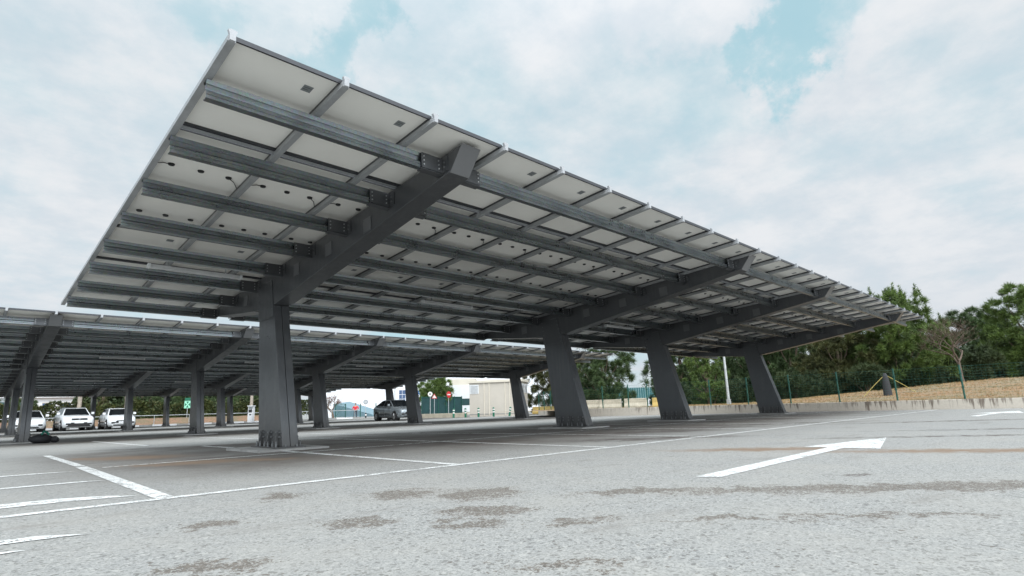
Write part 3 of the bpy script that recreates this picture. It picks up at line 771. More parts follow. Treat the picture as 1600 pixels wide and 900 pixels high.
# wrapped stump with guy ropes
t = thing('wrapped_tree_stump', 'black wrapped tapering stump with yellow guy ropes on the dry slope', 'stump', (32.6, 7.35, hill_z(32.6, 7.35) - .05))
mb = MB()
ring = []
for k, (z, w, dd) in enumerate(((0, .25, .2), (.5, .2, .17), (.95, .15, .12), (1.12, .08, .06))):
    for i in range(12):
        a = 2 * math.pi * i / 12; ring.append((w * math.cos(a) * (1 + .08 * math.sin(5 * a + k)), dd * math.sin(a), z))
mb.add(ring, [(k * 12 + i, k * 12 + (i + 1) % 12, k * 12 + 12 + (i + 1) % 12, k * 12 + 12 + i) for k in range(3) for i in range(12)] + [tuple(range(36, 48))], 'shield', True)
link('wrapping', mb.mesh('wrapping'), t)
for dx, dy in ((-.75, .85), (.9, -1.15)):
    mb = MB(); mb.path([(0, 0, 1.05), (dx * .5, dy * .5, .56), (dx, dy, .03)], [.014] * 3, 'yellow', 5); link('guy_rope', mb.mesh('guy_rope'), t)

# ------------------------------------------------------------------ vegetation
def build_np(name, verts, faces_n, mat, parent):
    """verts (n,3) array, consecutive groups of faces_n vertices are faces"""
    v = np.asarray(verts, dtype=np.float32); n = len(v) // faces_n
    me = bpy.data.meshes.new(name); me.vertices.add(len(v)); me.vertices.foreach_set('co', v.ravel())
    me.loops.add(len(v)); me.loops.foreach_set('vertex_index', np.arange(len(v), dtype=np.int32))
    me.polygons.add(n); me.polygons.foreach_set('loop_start', np.arange(0, len(v), faces_n, dtype=np.int32))
    me.polygons.foreach_set('loop_total', np.full(n, faces_n, dtype=np.int32))
    me.materials.append(M[mat]); me.update(calc_edges=True); me.validate()
    return link(name, me, parent)
def needles(rng, centres, axes, per, length, width, spread):
    """long thin triangles radiating from short shoots"""
    c = np.repeat(centres, per, 0); ax = np.repeat(axes, per, 0); n = len(c)
    along = rng.uniform(0, 1, (n, 1))
    d = rng.normal(size=(n, 3)); d /= np.linalg.norm(d, axis=1, keepdims=True)
    dd = d * spread + ax * (1.0 / np.maximum(np.linalg.norm(ax, axis=1, keepdims=True), 1e-6)) * .8
    dd /= np.linalg.norm(dd, axis=1, keepdims=True)
    base = c + ax * along + d * .03
    tip = base + dd * (length * rng.uniform(.6, 1.2, (n, 1)))
    sd = np.cross(dd, rng.normal(size=(n, 3))); sd /= np.linalg.norm(sd, axis=1, keepdims=True)
    sd *= width
    return np.stack([base - sd, base + sd, tip], 1).reshape(-1, 3)
def pompom(rng, c, out, per, rad, length):
    k = len(c); cc = np.repeat(c, per, 0); oo = np.repeat(out, per, 0); rr_ = np.repeat(rad, per)[:, None]; n = len(cc)
    d = rng.normal(size=(n, 3)); d += oo * .7 + np.array([0, 0, .55]); d /= np.linalg.norm(d, axis=1, keepdims=True)
    base = cc + d * rr_ * rng.uniform(.1, .75, (n, 1)); tip = base + (d + rng.normal(scale=.25, size=(n, 3))) * rr_ * rng.uniform(.45, .8, (n, 1))
    sd = np.cross(d, rng.normal(size=(n, 3))); sd /= np.linalg.norm(sd, axis=1, keepdims=True); sd *= .019
    return np.stack([base - sd, base + sd, tip], 1).reshape(-1, 3)
def leaves(rng, c, size):
    n = len(c); a = rng.normal(size=(n, 3)); a /= np.linalg.norm(a, axis=1, keepdims=True)
    b = np.cross(a, rng.normal(size=(n, 3))); b /= np.linalg.norm(b, axis=1, keepdims=True)
    s = size * rng.uniform(.6, 1.3, (n, 1))
    return np.stack([c - a * s, c - b * s * .5, c + a * s, c + b * s * .5], 1).reshape(-1, 3)
def crown_points(rng, n, h0, h1, r, lobes, shell=.5):
    """clump centres inside a few overlapping lobes"""
    out = []
    per = [max(1, int(n * l[3] ** 2 / sum(q[3] ** 2 for q in lobes))) for l in lobes]
    for (lx, ly, lz, lr), k in zip(lobes, per):
        d = rng.normal(size=(k, 3)); d /= np.linalg.norm(d, axis=1, keepdims=True)
        rad = lr * rng.uniform(shell ** 3, 1, (k, 1)) ** (1 / 3)
        p = np.array([lx, ly, lz]) + d * rad * np.array([1, 1, .8]); out.append(p)
    return np.concatenate(out)
def pine(label, loc, h, r, seed, mat='pine', h0=.12, dens=1., fingers=True, group='pine trees beyond the fence', nl=17, airy=0., need=.2):
    rng = np.random.default_rng(seed); rr = random.Random(seed)
    t = thing('pine_tree', label, 'tree', loc, 0, group)
    tr = MB(); lean = (rr.uniform(-.04, .04) * h, rr.uniform(-.04, .04) * h)
    pts = [Vector((lean[0] * k / 4 + rr.uniform(-.05, .05) * (k > 0), lean[1] * k / 4, -.2 + (h * .82 + .2) * k / 4)) for k in range(5)]
    rad = [.035 * h * (1 - k / 5) + .02 for k in range(5)]
    tr.path(pts, rad, 'bark', 8)
    lobes = []
    for i in range(nl):
        a = 2.4 * i + rr.uniform(-.4, .4); u = (i + .5) / nl
        z = h * (h0 + (1 - h0 - .12) * u)
        wd = r * (math.sin(math.pi * min(1, .16 + .78 * u) ** .9)) ** .7
        rho = wd * rr.uniform(.35, .72); lr = r * rr.uniform(.40, .56) * (1 - .25 * u)
        c = Vector((rho * math.cos(a) + lean[0] * u, rho * math.sin(a) + lean[1] * u, z)); lobes.append((c.x, c.y, c.z, lr))
        b0 = pts[min(4, int(u * 3.2))]
        mid = b0.lerp(c, .55) + Vector((0, 0, -.1 * r))
        tr.path([b0, mid, c], [.012 * h, .008 * h, .003 * h], 'bark', 5)
    link('trunk', tr.mesh('trunk'), t)
    n = int(300 * dens * (r / 3) ** 1.6 * (h / 7))
    c = crown_points(rng, n, h0 * h, h, r, lobes, .72)
    if airy > 0:
        q = np.sin(c[:, 0] * 2.1 + seed) * np.cos(c[:, 2] * 2.6 + 1) + np.sin(c[:, 1] * 2.4 - c[:, 2] * 1.3)
        c = c[q > -1 + airy]
    ctr = np.array([lean[0] * .5, lean[1] * .5, h * .42])
    out = c - ctr; out /= np.linalg.norm(out, axis=1, keepdims=True) + 1e-6
    v = [pompom(rng, c, out, 200, rng.uniform(.24, .42, len(c)) * (r / 3) ** .4, need)]
    if fingers:
        top = c[(c[:, 2] > h * .66)]
        k = min(len(top), int(100 * dens)); top = top[rng.choice(len(top), k, replace=False)] if k else top
        if k:
            axf = np.stack([rng.normal(scale=.08, size=k), rng.normal(scale=.08, size=k), rng.uniform(.45, .8, k)], 1)
            v.append(needles(rng, top + np.array([0, 0, .1]), axf, 110, .17, .02, .8))
    build_np('crown', np.concatenate(v), 3, mat, t)
    return t
def hz_at(x, y): return hill_z(x, y) - .05
TREES = [
 ('tall bright green pine with upright shoots, above the right tip of the nearest roof', (44.3, 9.3), 6.5, 3.5, 'pine', True, .10, 1.3),
 ('broad olive green pine under the right tip of the nearest roof', (43.0, 12.2), 5.0, 3.1, 'pine_olive', False, .05, 1.3),
 ('dark green pine at the right edge of the photo, crown cut by the frame', (51.2, 2.6), 6.7, 3.2, 'pine', False, .10, 1.3),
 ('darker pine behind the cropped green one at the right edge of the photo', (53.0, -.6), 7.0, 3.3, 'pine_dark', False, .12, 1.1),
 ('distant rounded pine behind the bare brown tree', (61.0, 7.2), 6.6, 4.2, 'pine_dark', False, .05, 1.2),
 ('second distant rounded pine, between the bare tree and the tall bright pine', (59.0, 10.6), 6.3, 3.8, 'pine_dark', False, .05, 1.1),
 ('dark pine seen just right of the fourth column', (45.0, 16.0), 6.2, 3.0, 'pine_dark', False, .03, 1.2),
 ('mid green pine seen behind the fourth column', (46.0, 19.4), 6.0, 3.0, 'pine_dark', False, .03, 1.2),
 ('light green slim pine between the third column and the lamp post', (41.6, 21.2), 4.6, 1.9, 'pine', True, .05, 1.2),
 ('dark broad pine filling the gap left of the lamp post', (43.6, 24.6), 6.0, 3.0, 'pine_dark', False, .03, 1.2),
 ('tall dark pine between the fourth column and the olive pine', (49.8, 14.4), 6.2, 3.2, 'pine_dark', False, .03, 1.2),
 ('dark pine far behind the lamp post', (52.0, 21.5), 6.4, 3.4, 'pine_dark', False, .02, 1.1),
]
for i, (l, (x, y), h, r, mt, fg, h0, dn) in enumerate(TREES):
    pine(l, (x, y, hz_at(x, y)), h, r, 11 + i, mt, h0, dn, fg)
pine('airy dark pine with sky showing through, between the second and third columns', (34.9, 26.3, .2), 5.3, 3.0, 41, 'pine_dark', .06, 1.5, False, nl=24, airy=.32, need=.22)
pine('olive pine half hidden behind the second front column', (37.6, 30.8, .1), 5.4, 2.6, 42, 'pine_olive', .06, 1.3, False, airy=.15)
pine('olive dark pine behind the right end of the kiosk', (42.0, 37.6, .1), 6.0, 2.8, 43, 'pine_olive', .1, 1., False)
pine('green pine behind the dark green screen fence and road signs', (36.2, 49.0, -.05), 4.3, 2.2, 44, 'pine', .3, 2.0, False)
def bush(label, loc, h, r, seed, mat='bushy', name='bush', cat='bush', group=None, n=2600, size=.11, stretch=(1, 1)):
    rng = np.random.default_rng(seed); rr = random.Random(seed)
    lobes = [(rr.uniform(-.6, .6) * r * stretch[0], rr.uniform(-.6, .6) * r * stretch[1], h * rr.uniform(.25, .72), h * rr.uniform(.25, .38)) for _ in range(9)]
    t = thing(name, label, cat, loc, 0, group)
    c = crown_points(rng, n, 0, h, r, lobes, .5); c = c[c[:, 2] > 0]; rng.shuffle(c)
    c = c[:150]; o_ = c - np.array([0, 0, h * .3]); o_ /= np.linalg.norm(o_, axis=1, keepdims=True)
    build_np('foliage', pompom(rng, c, o_, 130, rng.uniform(.25, .42, len(c)), .2), 3, mat, t)
    mb = MB()
    for l in lobes[:5]: mb.path([(0, 0, -.1), (l[0] * .5, l[1] * .5, l[2] * .45), (l[0], l[1], l[2])], [.05, .035, .012], 'bark', 5)
    link('stem', mb.mesh('stem'), t)
for i, (x, y, h, r, l) in enumerate(((40.2, 13.4, 2.0, 2.2, 'low dark bush under the pines just right of the fourth column'), (40.5, 17.6, 2.1, 2.2, 'low dark bush behind the fourth column'),
        (39.6, 23.2, 2.0, 2.0, 'low dark bush left of the lamp post, beside the third column'), (40.6, 10.2, 2.0, 2.3, 'low dark bush under the olive pine'),
        (47.0, 5.6, 2.3, 2.6, 'dark bush under the pines behind the bare tree'), (45.0, 19.9, 2.4, 2.4, 'taller dark bush far behind the lamp post'), (49.4, 1.2, 2.2, 2.4, 'dark bush under the cropped pine at the right edge'),
        (44.6, 8.4, 2.1, 2.6, 'dark bush at the foot of the tall bright pine'))):
    bush(l, (x, y, hz_at(x, y)), h, r, 70 + i, 'bushy', n=900, group='bushes under the pines')

def bare_tree(label, loc, h, seed, mat='twig', depth=5, spread=.55, name='bare_tree', leafy=None, trunk_r=.1):
    rr = random.Random(seed); t = thing(name, label, 'tree', loc); mb = MB(); tw = MB(); tips = []
    def grow(p, d, l, r, k):
        q = p
        m = tw if k <= depth - 2 else mb
        for s in range(3):
            d = (d + Vector((rr.uniform(-.16, .16), rr.uniform(-.16, .16), rr.uniform(-.06, .12)))).normalized()
            q2 = q + d * l / 3; m.tube(q, q2, r * (1 - s * .12), mat, r * (1 - (s + 1) * .12), 5 if k < 3 else 7, caps=False); q = q2
        if k == 0: tips.append(q); return
        for i in range(3 if k > 1 else 4):
            a = rr.uniform(0, 2 * math.pi); e = Vector((math.cos(a), math.sin(a), rr.uniform(-.1, .5))) * spread
            grow(q if i else q - d * l * .25, (d + e * rr.uniform(.8, 1.5)).normalized(), l * rr.uniform(.6, .82), r * .6, k - 1)
    grow(Vector((0, 0, -.1)), Vector((rr.uniform(-.1, .1), rr.uniform(-.1, .1), 1)), h * .24, trunk_r, depth)
    link('trunk', mb.mesh('trunk'), t); link('branches', tw.mesh('branches'), t)
    if leafy:
        rng = np.random.default_rng(seed); c = np.repeat(np.array(tips), 7, 0) + rng.normal(scale=.16, size=(len(tips) * 7, 3))
        build_np('leaves', leaves(rng, c, .07), 4, leafy, t)
bare_tree('leafless brown tree with tangled twigs behind the fence post on the slope', (40.9, 5.4, hill_z(40.9, 5.4) - .05), 6.3, 5, depth=6, spread=.95, trunk_r=.09)
bare_tree('small tree with reddish dry leaves by the green gate', (33.6, 66.6, -.1), 4.6, 9, mat='bark', depth=4, spread=.7, leafy='redleaf', trunk_r=.16)
def plane_tree(label, x, y, h, seed):
    rr = random.Random(seed); t = thing('pollarded_tree', label, 'tree', (x, y, .45), 0, 'pollarded trees along the bank'); mb = MB()
    mb.path([(0, 0, -.2), (.05, 0, h * .4), (0, .03, h * .62)], [.19, .16, .17], 'bark_pale', 8); link('trunk', mb.mesh('trunk'), t)
    br = MB()
    for k in range(7):
        a = k * .9 + rr.uniform(-.2, .2); e = rr.uniform(.7, 1.5)
        p = [Vector((0, .03, h * .6)), Vector((math.cos(a) * e * .5, math.sin(a) * e * .5, h * .68)), Vector((math.cos(a) * e, math.sin(a) * e, h * (.74 + .1 * rr.random())))]
        br.path(p + [p[-1] + Vector((rr.uniform(-.3, .3), rr.uniform(-.3, .3), .45))], [.09, .07, .05, .02], 'bark_pale', 6)
    link('branches', br.mesh('branches'), t)
plane_tree('pale pollarded tree behind the white cars, knobbly bare branches', 7.9, 64.6, 4.2, 3)
plane_tree('pale pollarded tree right of the ticket machine', 22.8, 64.2, 4.4, 4)
plane_tree('slim pale pollarded tree beside the dark round crown behind the white cars', 11.6, 65.2, 4.0, 6)

def wood(name, n, x0, x1, y0, y1, h, seed, mat, size):
    rng = np.random.default_rng(seed); x = rng.uniform(x0, x1, n); y = rng.uniform(y0, y1, n)
    top = h * (.78 + .16 * np.sin(y * .55 + 1) + .1 * np.sin(x * .6 + y * 1.3))
    z = rng.uniform(0, 1, n) ** .75 * top
    q = np.sin(x * 1.4) * np.sin(y * 1.6) + np.sin(z * 1.9 + x) * .7
    c = np.stack([x, y, z + .3], 1)[q > -.9]
    o = build_np(name, leaves(rng, c, size), 4, mat, None); o['kind'] = 'stuff'; return o
wood('far_wood', 60000, 52, 68, 4, 33, 5.6, 2, 'bushy', .2)
wood('far_wood', 30000, 11, 36, 90, 96, 6.4, 4, 'bushy', .26)
# hedge: dense row of leaves on the bank
rng = np.random.default_rng(5)
def hedge(label, x0, x1, y0, y1, z0, z1, n, seed):
    rng = np.random.default_rng(seed); t = thing('hedge', label, 'hedge', ((x0 + x1) / 2, (y0 + y1) / 2, z0))
    x = rng.uniform(x0, x1, n); y = rng.uniform(y0, y1, n)
    top = (z1 - z0) * (1 + .12 * np.sin(x * 1.1) + .08 * np.sin(x * 3.1 + 1))
    z = rng.uniform(0, 1, n) ** .8 * top; face = rng.uniform(0, 1, n) < .6
    y = np.where(face, y0 + np.abs(rng.normal(scale=.16, size=n)) + .12 * np.sin(x * 2.3) * np.cos(z * 3), y)
    c = np.stack([x - (x0 + x1) / 2, y - (y0 + y1) / 2, z], 1)
    build_np('foliage', leaves(rng, c, .13), 4, 'hedge', t)
    mb = MB(); k = int((x1 - x0) / 1.4)
    for i in range(k):
        xx = x0 + (x1 - x0) * (i + .5) / k - (x0 + x1) / 2; mb.path([(xx, 0, -.2), (xx + .1, .05, .6), (xx, 0, 1.2)], [.04, .03, .015], 'bark', 5)
    link('stems', mb.mesh('stems'), t)
hedge('long green and rusty hedge on the soil bank behind the parked white cars', -14, 31.0, 65.6, 67.2, .5, 2.15, 30000, 3)
for i, (x, y, h, r, mt, l) in enumerate(((16.5, 83, 5.2, 2.6, 'pine_dark', 'dark evergreen tree behind the hedge left of the green sign'), (10.8, 72, 3.6, 1.6, 'pine_olive', 'dark reddish round tree rising from the hedge behind the white cars'),
                                   (22.0, 84, 5.2, 2.8, 'pine_dark', 'dark evergreen tree behind the hedge above the green sign'), (27.5, 82, 5.0, 2.8, 'pine_dark', 'dark evergreen tree behind the hedge above the ticket machine'),
                                   (33.0, 82, 5.0, 2.4, 'pine_dark', 'dark evergreen tree at the right end of the hedge'), (5.0, 88, 4.6, 2.4, 'pine_dark', 'dark evergreen tree behind the hedge beside the white house'))):
    pine(l, (x, y, 0), h, r, 90 + i, mt, .05, .8, False, 'evergreens behind the hedge')

# dry grass tufts on the slope and the wall top
def tufts(name, n, xr, yr, seed, zf, hh):
    rng = np.random.default_rng(seed); x = rng.uniform(*xr, n); y = rng.uniform(*yr, n)
    z = np.array([zf(a, b) for a, b in zip(x, y)]); c = np.stack([x, y, z], 1)
    k = 7; c = np.repeat(c, k, 0) + rng.normal(scale=.03, size=(n * k, 3)) * np.array([1, 1, 0])
    d = rng.normal(scale=.4, size=c.shape); d[:, 2] = 1; h = rng.uniform(.5, 1.2, (len(c), 1)) * hh
    sd = rng.normal(size=c.shape); sd[:, 2] = 0; sd /= np.linalg.norm(sd, axis=1, keepdims=True)
    v = np.stack([c - sd * .006, c + sd * .006, c + d * h], 1).reshape(-1, 3)
    o = build_np(name, v, 3, 'tuft', None); o['kind'] = 'stuff'; return o
tufts('dry_grass', 15000, (27.65, 40.5), (-6, 25), 1, hill_z, .06)

# ------------------------------------------------------------------ buildings, signs, bollards
kc = Vector((34.04, 34.13, -.12))
def local_box(name, parent, x0, x1, y0, y1, z0, z1, mat, bevel=None):
    mb = MB(); mb.box(x0, x1, y0, y1, z0, z1, mat); return link(name, mb.mesh(name), parent, bevel=bevel)
# kiosk: long face from (31.6,37.9) to (34.0,34.1), short face on to (35.6,34.0)
fa = math.atan2(37.9 - 34.13, 31.63 - 34.04)
t = thing('service_kiosk', 'beige flat roofed service kiosk with white louvres, behind the green bollards', 'building', (34.04, 34.13, -.12), fa)
kl = 4.55; kd = 2.6
local_box('wall', t, 0, kl, -kd, 0, 0, 2.86, 'beige')
local_box('roof', t, -.12, kl + .12, -kd - .12, .12, 2.862, 3.08, 'cream', .01)
for x in (.95, 1.35, 2.75, 3.2): 
    mb = MB(); mb.box(x, x + .07, .003, .05, .1, 2.85, 'cream'); link('pilaster', mb.mesh('pilaster'), t)
def vent(parent, x0, x1, z0, z1, y):
    mb = MB(); mb.box(x0, x1, y + .002, y + .03, z0, z1, 'vent'); f = link('louvre', mb.mesh('louvre'), parent)
    k = 9; mb = MB()
    for i in range(k):
        z = z0 + .05 + (z1 - z0 - .1) * i / k; mb.add([(x0 + .05, y + .032, z), (x1 - .05, y + .032, z), (x1 - .05, y + .055, z + .03), (x0 + .05, y + .055, z + .03)], [(0, 1, 2, 3)], 'pole')
    link('slat', mb.mesh('slat'), f)
vent(t, 3.72, 4.5, 1.95, 2.72, 0); vent(t, .12, .8, 1.95, 2.72, 0)
mb = MB(); mb.box(0.0, kl, .003, .03, .22, .27, 'conc'); link('trim', mb.mesh('trim'), t)
# louvres on the short end
def vent_end(y0, y1, z0, z1):
    mb = MB(); mb.box(-.03, -.002, y0, y1, z0, z1, 'vent'); f = link('louvre', mb.mesh('louvre'), t); mb = MB()
    for i in range(9):
        z = z0 + .05 + (z1 - z0 - .1) * i / 9; mb.add([(-.032, y0 + .05, z), (-.032, y1 - .05, z), (-.055, y1 - .05, z + .03), (-.055, y0 + .05, z + .03)], [(0, 1, 2, 3)], 'pole')
    link('slat', mb.mesh('slat'), f)
vent_end(-1.25, -.3, 1.95, 2.7); vent_end(-2.35, -1.45, 1.95, 2.7); vent_end(-2.35, -1.5, .12, .95)
mb = MB(); mb.tube((.7, -1.6, 3.05), (.7, -1.6, 3.5), .05, 'pole'); link('vent_pipe', mb.mesh('vent_pipe'), t)

t = thing('gatehouse', 'small cream gatehouse with white shutter and dark green band, left of the kiosk', 'building', (39.2, 50.6, 0), math.atan2(48.7 - 50.6, 41.2 - 39.2))
w = 2.9
local_box('wall', t, 0, w, 0, 3, .0, 3.9, 'cream'); local_box('shutter', t, .12, w - .05, -.03, -.002, 1.75, 3.25, 'vent')
local_box('window_band', t, .0, w, -.05, -.002, 1.02, 1.72, 'darkteal'); local_box('sill', t, 0, w, -.06, -.003, .3, 1.0, 'white')
for i in range(9):
    pass
t = thing('warehouse', 'long white far warehouse with railed roof, behind the kiosk roof', 'building', (69, 88.5, 0), math.atan2(-11.4, 11.7))
local_box('wall', t, -1, 24, 0, 12, 0, 7.3, 'white')
mb = MB()
for i in range(26): mb.tube((-.5 + i, .2, 7.3), (-.5 + i, .2, 8.1), .04, 'pole', n=5)
for z in (7.7, 8.1): mb.tube((-.8, .2, z), (23.8, .2, z), .035, 'pole', n=5)
link('roof_rail', mb.mesh('roof_rail'), t)
ang = math.atan2(82.09 - 91.88, 55.17 - 45.09)
t = thing('white_hall', 'big plain white hall behind the gate, blue window at its right end', 'building', (43.0, 93.8, -.1), ang)
local_box('wall', t, 0, 16.4, 0, 14, 0, 7.2, 'white')
mb = MB(); mb.box(15.0, 16.2, -.06, -.002, 1.9, 4.3, 'white'); f = link('window', mb.mesh('window'), t)
mb = MB(); 
for i in range(2):
    for j in range(3): mb.box(15.08 + .56 * i, 15.58 + .56 * i, -.08, -.062, 2.0 + .76 * j, 2.68 + .76 * j, 'winblue')
link('pane', mb.mesh('pane'), f)
local_box('downpipe', t, 14.3, 14.42, -.12, -.003, 0, 7.1, 'pole')
t = thing('lean_to_roof', 'pale blue sloping sheet roof in front of the big white hall', 'shed', (41.0, 81.5, 0), math.atan2(72.9 - 81.5, 42.5 - 41.0))
mb = MB(); mb.prism_x([(0, 0), (0, 1.9), (-3.5, 1.75), (-3.5, 0)], 0, .1, 'tealpale') if False else None
c = [(0, 0, 0), (9, 0, 0), (9, 3, 0), (0, 3, 0), (0, 0, 2.0), (9, 0, .25), (9, 3, .3), (0, 3, 2.3)]
mb = MB(); mb.hexa(c, 'tealpale'); link('roof', mb.mesh('roof'), t)
t = thing('white_house', 'low white house with two small windows behind the left end of the hedge', 'building', (12.0, 108, 0), R(-12))
local_box('wall', t, -26, 1.5, 0, 8, 0, 4.1, 'white'); local_box('roof', t, -26.4, 2.6, -.6, 8.4, 4.1, 4.5, 'white')
for x in (-2.6, -.4):
    f = local_box('window', t, x - .5, x + .5, -.04, -.002, 2.1, 3.3, 'winblue'); local_box('frame', f, x - .56, x + .56, -.06, -.042, 3.3, 3.4, 'cream')
local_box('awning', t, -9.5, -5, -1.0, -.002, 2.6, 3.5, 'darkteal')

t = thing('screen_fence', 'dark green screened fence behind the round and triangular road signs', 'fence', (32.8, 46.8, -.09), math.atan2(.5, 6.8))
local_box('screen', t, 0, 5.4, 0, .03, .25, 1.95, 'darkteal')
for i in range(6):
    mb = MB(); mb.tube((1.08 * i, -.04, -.1), (1.08 * i, -.04, 2.05), .035, 'fence_green', n=7); link('post', mb.mesh('post'), t)
local_box('rail', t, 0, 5.4, -.06, -.01, 1.92, 1.98, 'fence_green')
t = thing('sheet_fence', 'far teal corrugated sheet fence over a white wall, behind the airy pine', 'fence', (57.4, 50.9, 0), math.atan2(43.07 - 50.85, 65.35 - 57.42))
local_box('wall', t, -1, 22, 0, .25, 0, 1.35, 'white')
mb = MB()
for i in range(76): mb.box(-1 + .3 * i, -1 + .3 * i + .26, -.03, .03, 1.352, 2.75, 'teal')
link('sheeting', mb.mesh('sheeting'), t)

def bollard(label, x, y, tilt, ax):
    t = thing('bollard', label, 'bollard', (x, y, -.09), 0, 'green bollards in front of the kiosk'); t.rotation_euler = (tilt * ax[0], tilt * ax[1], 0)
    mb = MB(); mb.tube((0, 0, -.05), (0, 0, .72), .085, 'signgreen', n=14); mb.tube((0, 0, .72), (0, 0, .75), .085, 'signgreen', .05, 14); link('post', mb.mesh('post'), t)
    for z in (.34, .54):
        mb = MB(); mb.tube((0, 0, z), (0, 0, z + .09), .0885, 'signwhite', n=14, caps=False); link('band', mb.mesh('band'), t)
BOL = ['leaning green bollard with white bands, leftmost, before the gatehouse', 'upright green bollard with white bands, at the left corner of the kiosk', 'upright green bollard with white bands, third of five, before the kiosk wall',
       'upright green bollard with white bands, fourth of five, before the middle of the kiosk wall', 'leaning green bollard with white bands, rightmost, beside the carport column']
for i in range(5):
    u = (0, .205, .43, .69, .96)[i]; x, y = 29.31 + u * 3.42, 37.29 - u * 3.3
    bollard(BOL[i], x, y, (.2, 0, 0, 0, -.16)[i], (-.7, .7) if i == 0 else (-.7, -.7))

def sign(label, loc, h, kind, rz):
    t = thing('road_sign', label, 'sign', loc, rz); mb = MB(); mb.tube((0, .04, -.1), (0, .04, h + .2), .03, 'pole'); link('pole', mb.mesh('pole'), t)
    mb = MB()
    if kind == 'round': mb.disc((0, 0, h), (0, 1, 0), .22, .02, 'signwhite', 28); a = MB(); a.disc((0, -.013, h), (0, 1, 0), .09, .004, 'signgrey', 20)
    if kind == 'grey': mb.disc((0, 0, h), (0, 1, 0), .28, .02, 'signgrey', 28); a = MB(); a.disc((0, -.013, h), (0, 1, 0), .2, .004, 'pole', 20)
    if kind == 'blue': mb.disc((0, 0, h), (0, 1, 0), .3, .02, 'signblue', 28); a = MB(); a.disc((0, -.013, h), (0, 1, 0), .12, .004, 'signwhite', 20)
    if kind == 'noentry':
        mb.disc((0, 0, h), (0, 1, 0), .31, .02, 'redpaint', 28); a = MB(); a.box(-.22, .22, -.018, -.0115, h - .055, h + .055, 'signwhite')
    if kind == 'tri':
        def tri(m, s, y0, y1, mat):
            p = [(-s, y0, h - s * .6), (s, y0, h - s * .6), (0, y0, h + s * 1.1)]; q = [(x, y1, z) for x, _, z in p]
            m.add(p + q, [(0, 1, 2), (5, 4, 3), (0, 3, 4, 1), (1, 4, 5, 2), (2, 5, 3, 0)], mat)
        tri(mb, .27, -.01, .01, 'redpaint'); a = MB(); tri(a, .185, -.016, -.0115, 'signwhite')
    link('plate', mb.mesh('plate'), t); link('symbol', a.mesh('symbol'), t)
cz = -.785
sign('round white road sign on a pole before the dark green screen fence', (31.75, 43.9, -.09), 2.15, 'round', cz)
sign('triangular red edged warning sign beside the round white one', (32.3, 44.0, -.09), 1.9, 'tri', cz)
sign('red no entry sign with white bar, left of the gatehouse shutter', (34.1, 44.1, -.09), 2.1, 'noentry', cz + .95)
sign('grey round sign seen near the person in red', (37.0, 64.9, -.09), 1.95, 'grey', cz)
sign('blue round sign above the silver car roof', (41.0, 58.8, -.09), 2.9, 'blue', cz)

t = thing('assembly_point_sign', 'mint green sign with dark arrows in an X, on a pole before the hedge', 'sign', (16.9, 65.2, .4), -.785)
mb = MB(); mb.tube((0, .03, -.6), (0, .03, 1.4), .03, 'pole'); link('pole', mb.mesh('pole'), t)
mb = MB(); mb.box(-.34, .34, -.012, .012, 1.12, 1.86, 'mint'); link('plate', mb.mesh('plate'), t, bevel=.004)
mb = MB()
for k in range(4):
    a = k * math.pi / 2
    tri_ = [(.06, 0), (.27, .15), (.27, -.15)] if k % 2 == 0 else [(.06, 0), (.30, .13), (.30, -.13)]
    mb.add([(x * math.cos(a) - z * math.sin(a), -.016, 1.49 + x * math.sin(a) + z * math.cos(a)) for x, z in tri_], [(0, 1, 2)], 'signgreen')
link('arrows', mb.mesh('arrows'), t)
mb = MB(); mb.box(-.3, .3, -.012, .012, 1.9, 2.16, 'signgreen'); link('top_plate', mb.mesh('top_plate'), t)

t = thing('ticket_machine', 'white and black parking ticket machine before the hedge', 'ticket machine', (21.6, 60.6, -.09), -.85)
mb = MB(); mb.box(-.26, .26, -.2, .2, 0, 1.6, 'white'); link('body', mb.mesh('body'), t, bevel=.02)
local_box('screen', t, -.18, .18, -.215, -.202, 1.0, 1.3, 'black'); local_box('slot', t, -.1, .12, -.212, -.202, .72, .84, 'black'); local_box('hood', t, -.3, .3, -.3, .22, 1.602, 1.68, 'white')
local_box('panel', t, -.2, .2, -.212, -.202, 1.36, 1.5, 'signgrey')

# rail in front of the bank, kerb
t = thing('low_rail', 'low thin metal railing along the kerb behind the white cars', 'railing', (-10, 61.2, -.09))
mb = MB(); mb.tube((0, 0, .95), (44, 0, .95), .03, 'pole', n=6); link('rail', mb.mesh('rail'), t)
for i in range(16):
    mb = MB(); mb.tube((2.9 * i, 0, -.1), (2.9 * i, 0, .95), .03, 'pole', n=6); link('post', mb.mesh('post'), t)
mb = MB()
for i in range(46): mb.box(-12 + i, -12 + i + .985, 60.7, 60.9, -.2, .05, 'white' if i % 3 else 'conc')
struct('kerb', mb.mesh('kerb'))

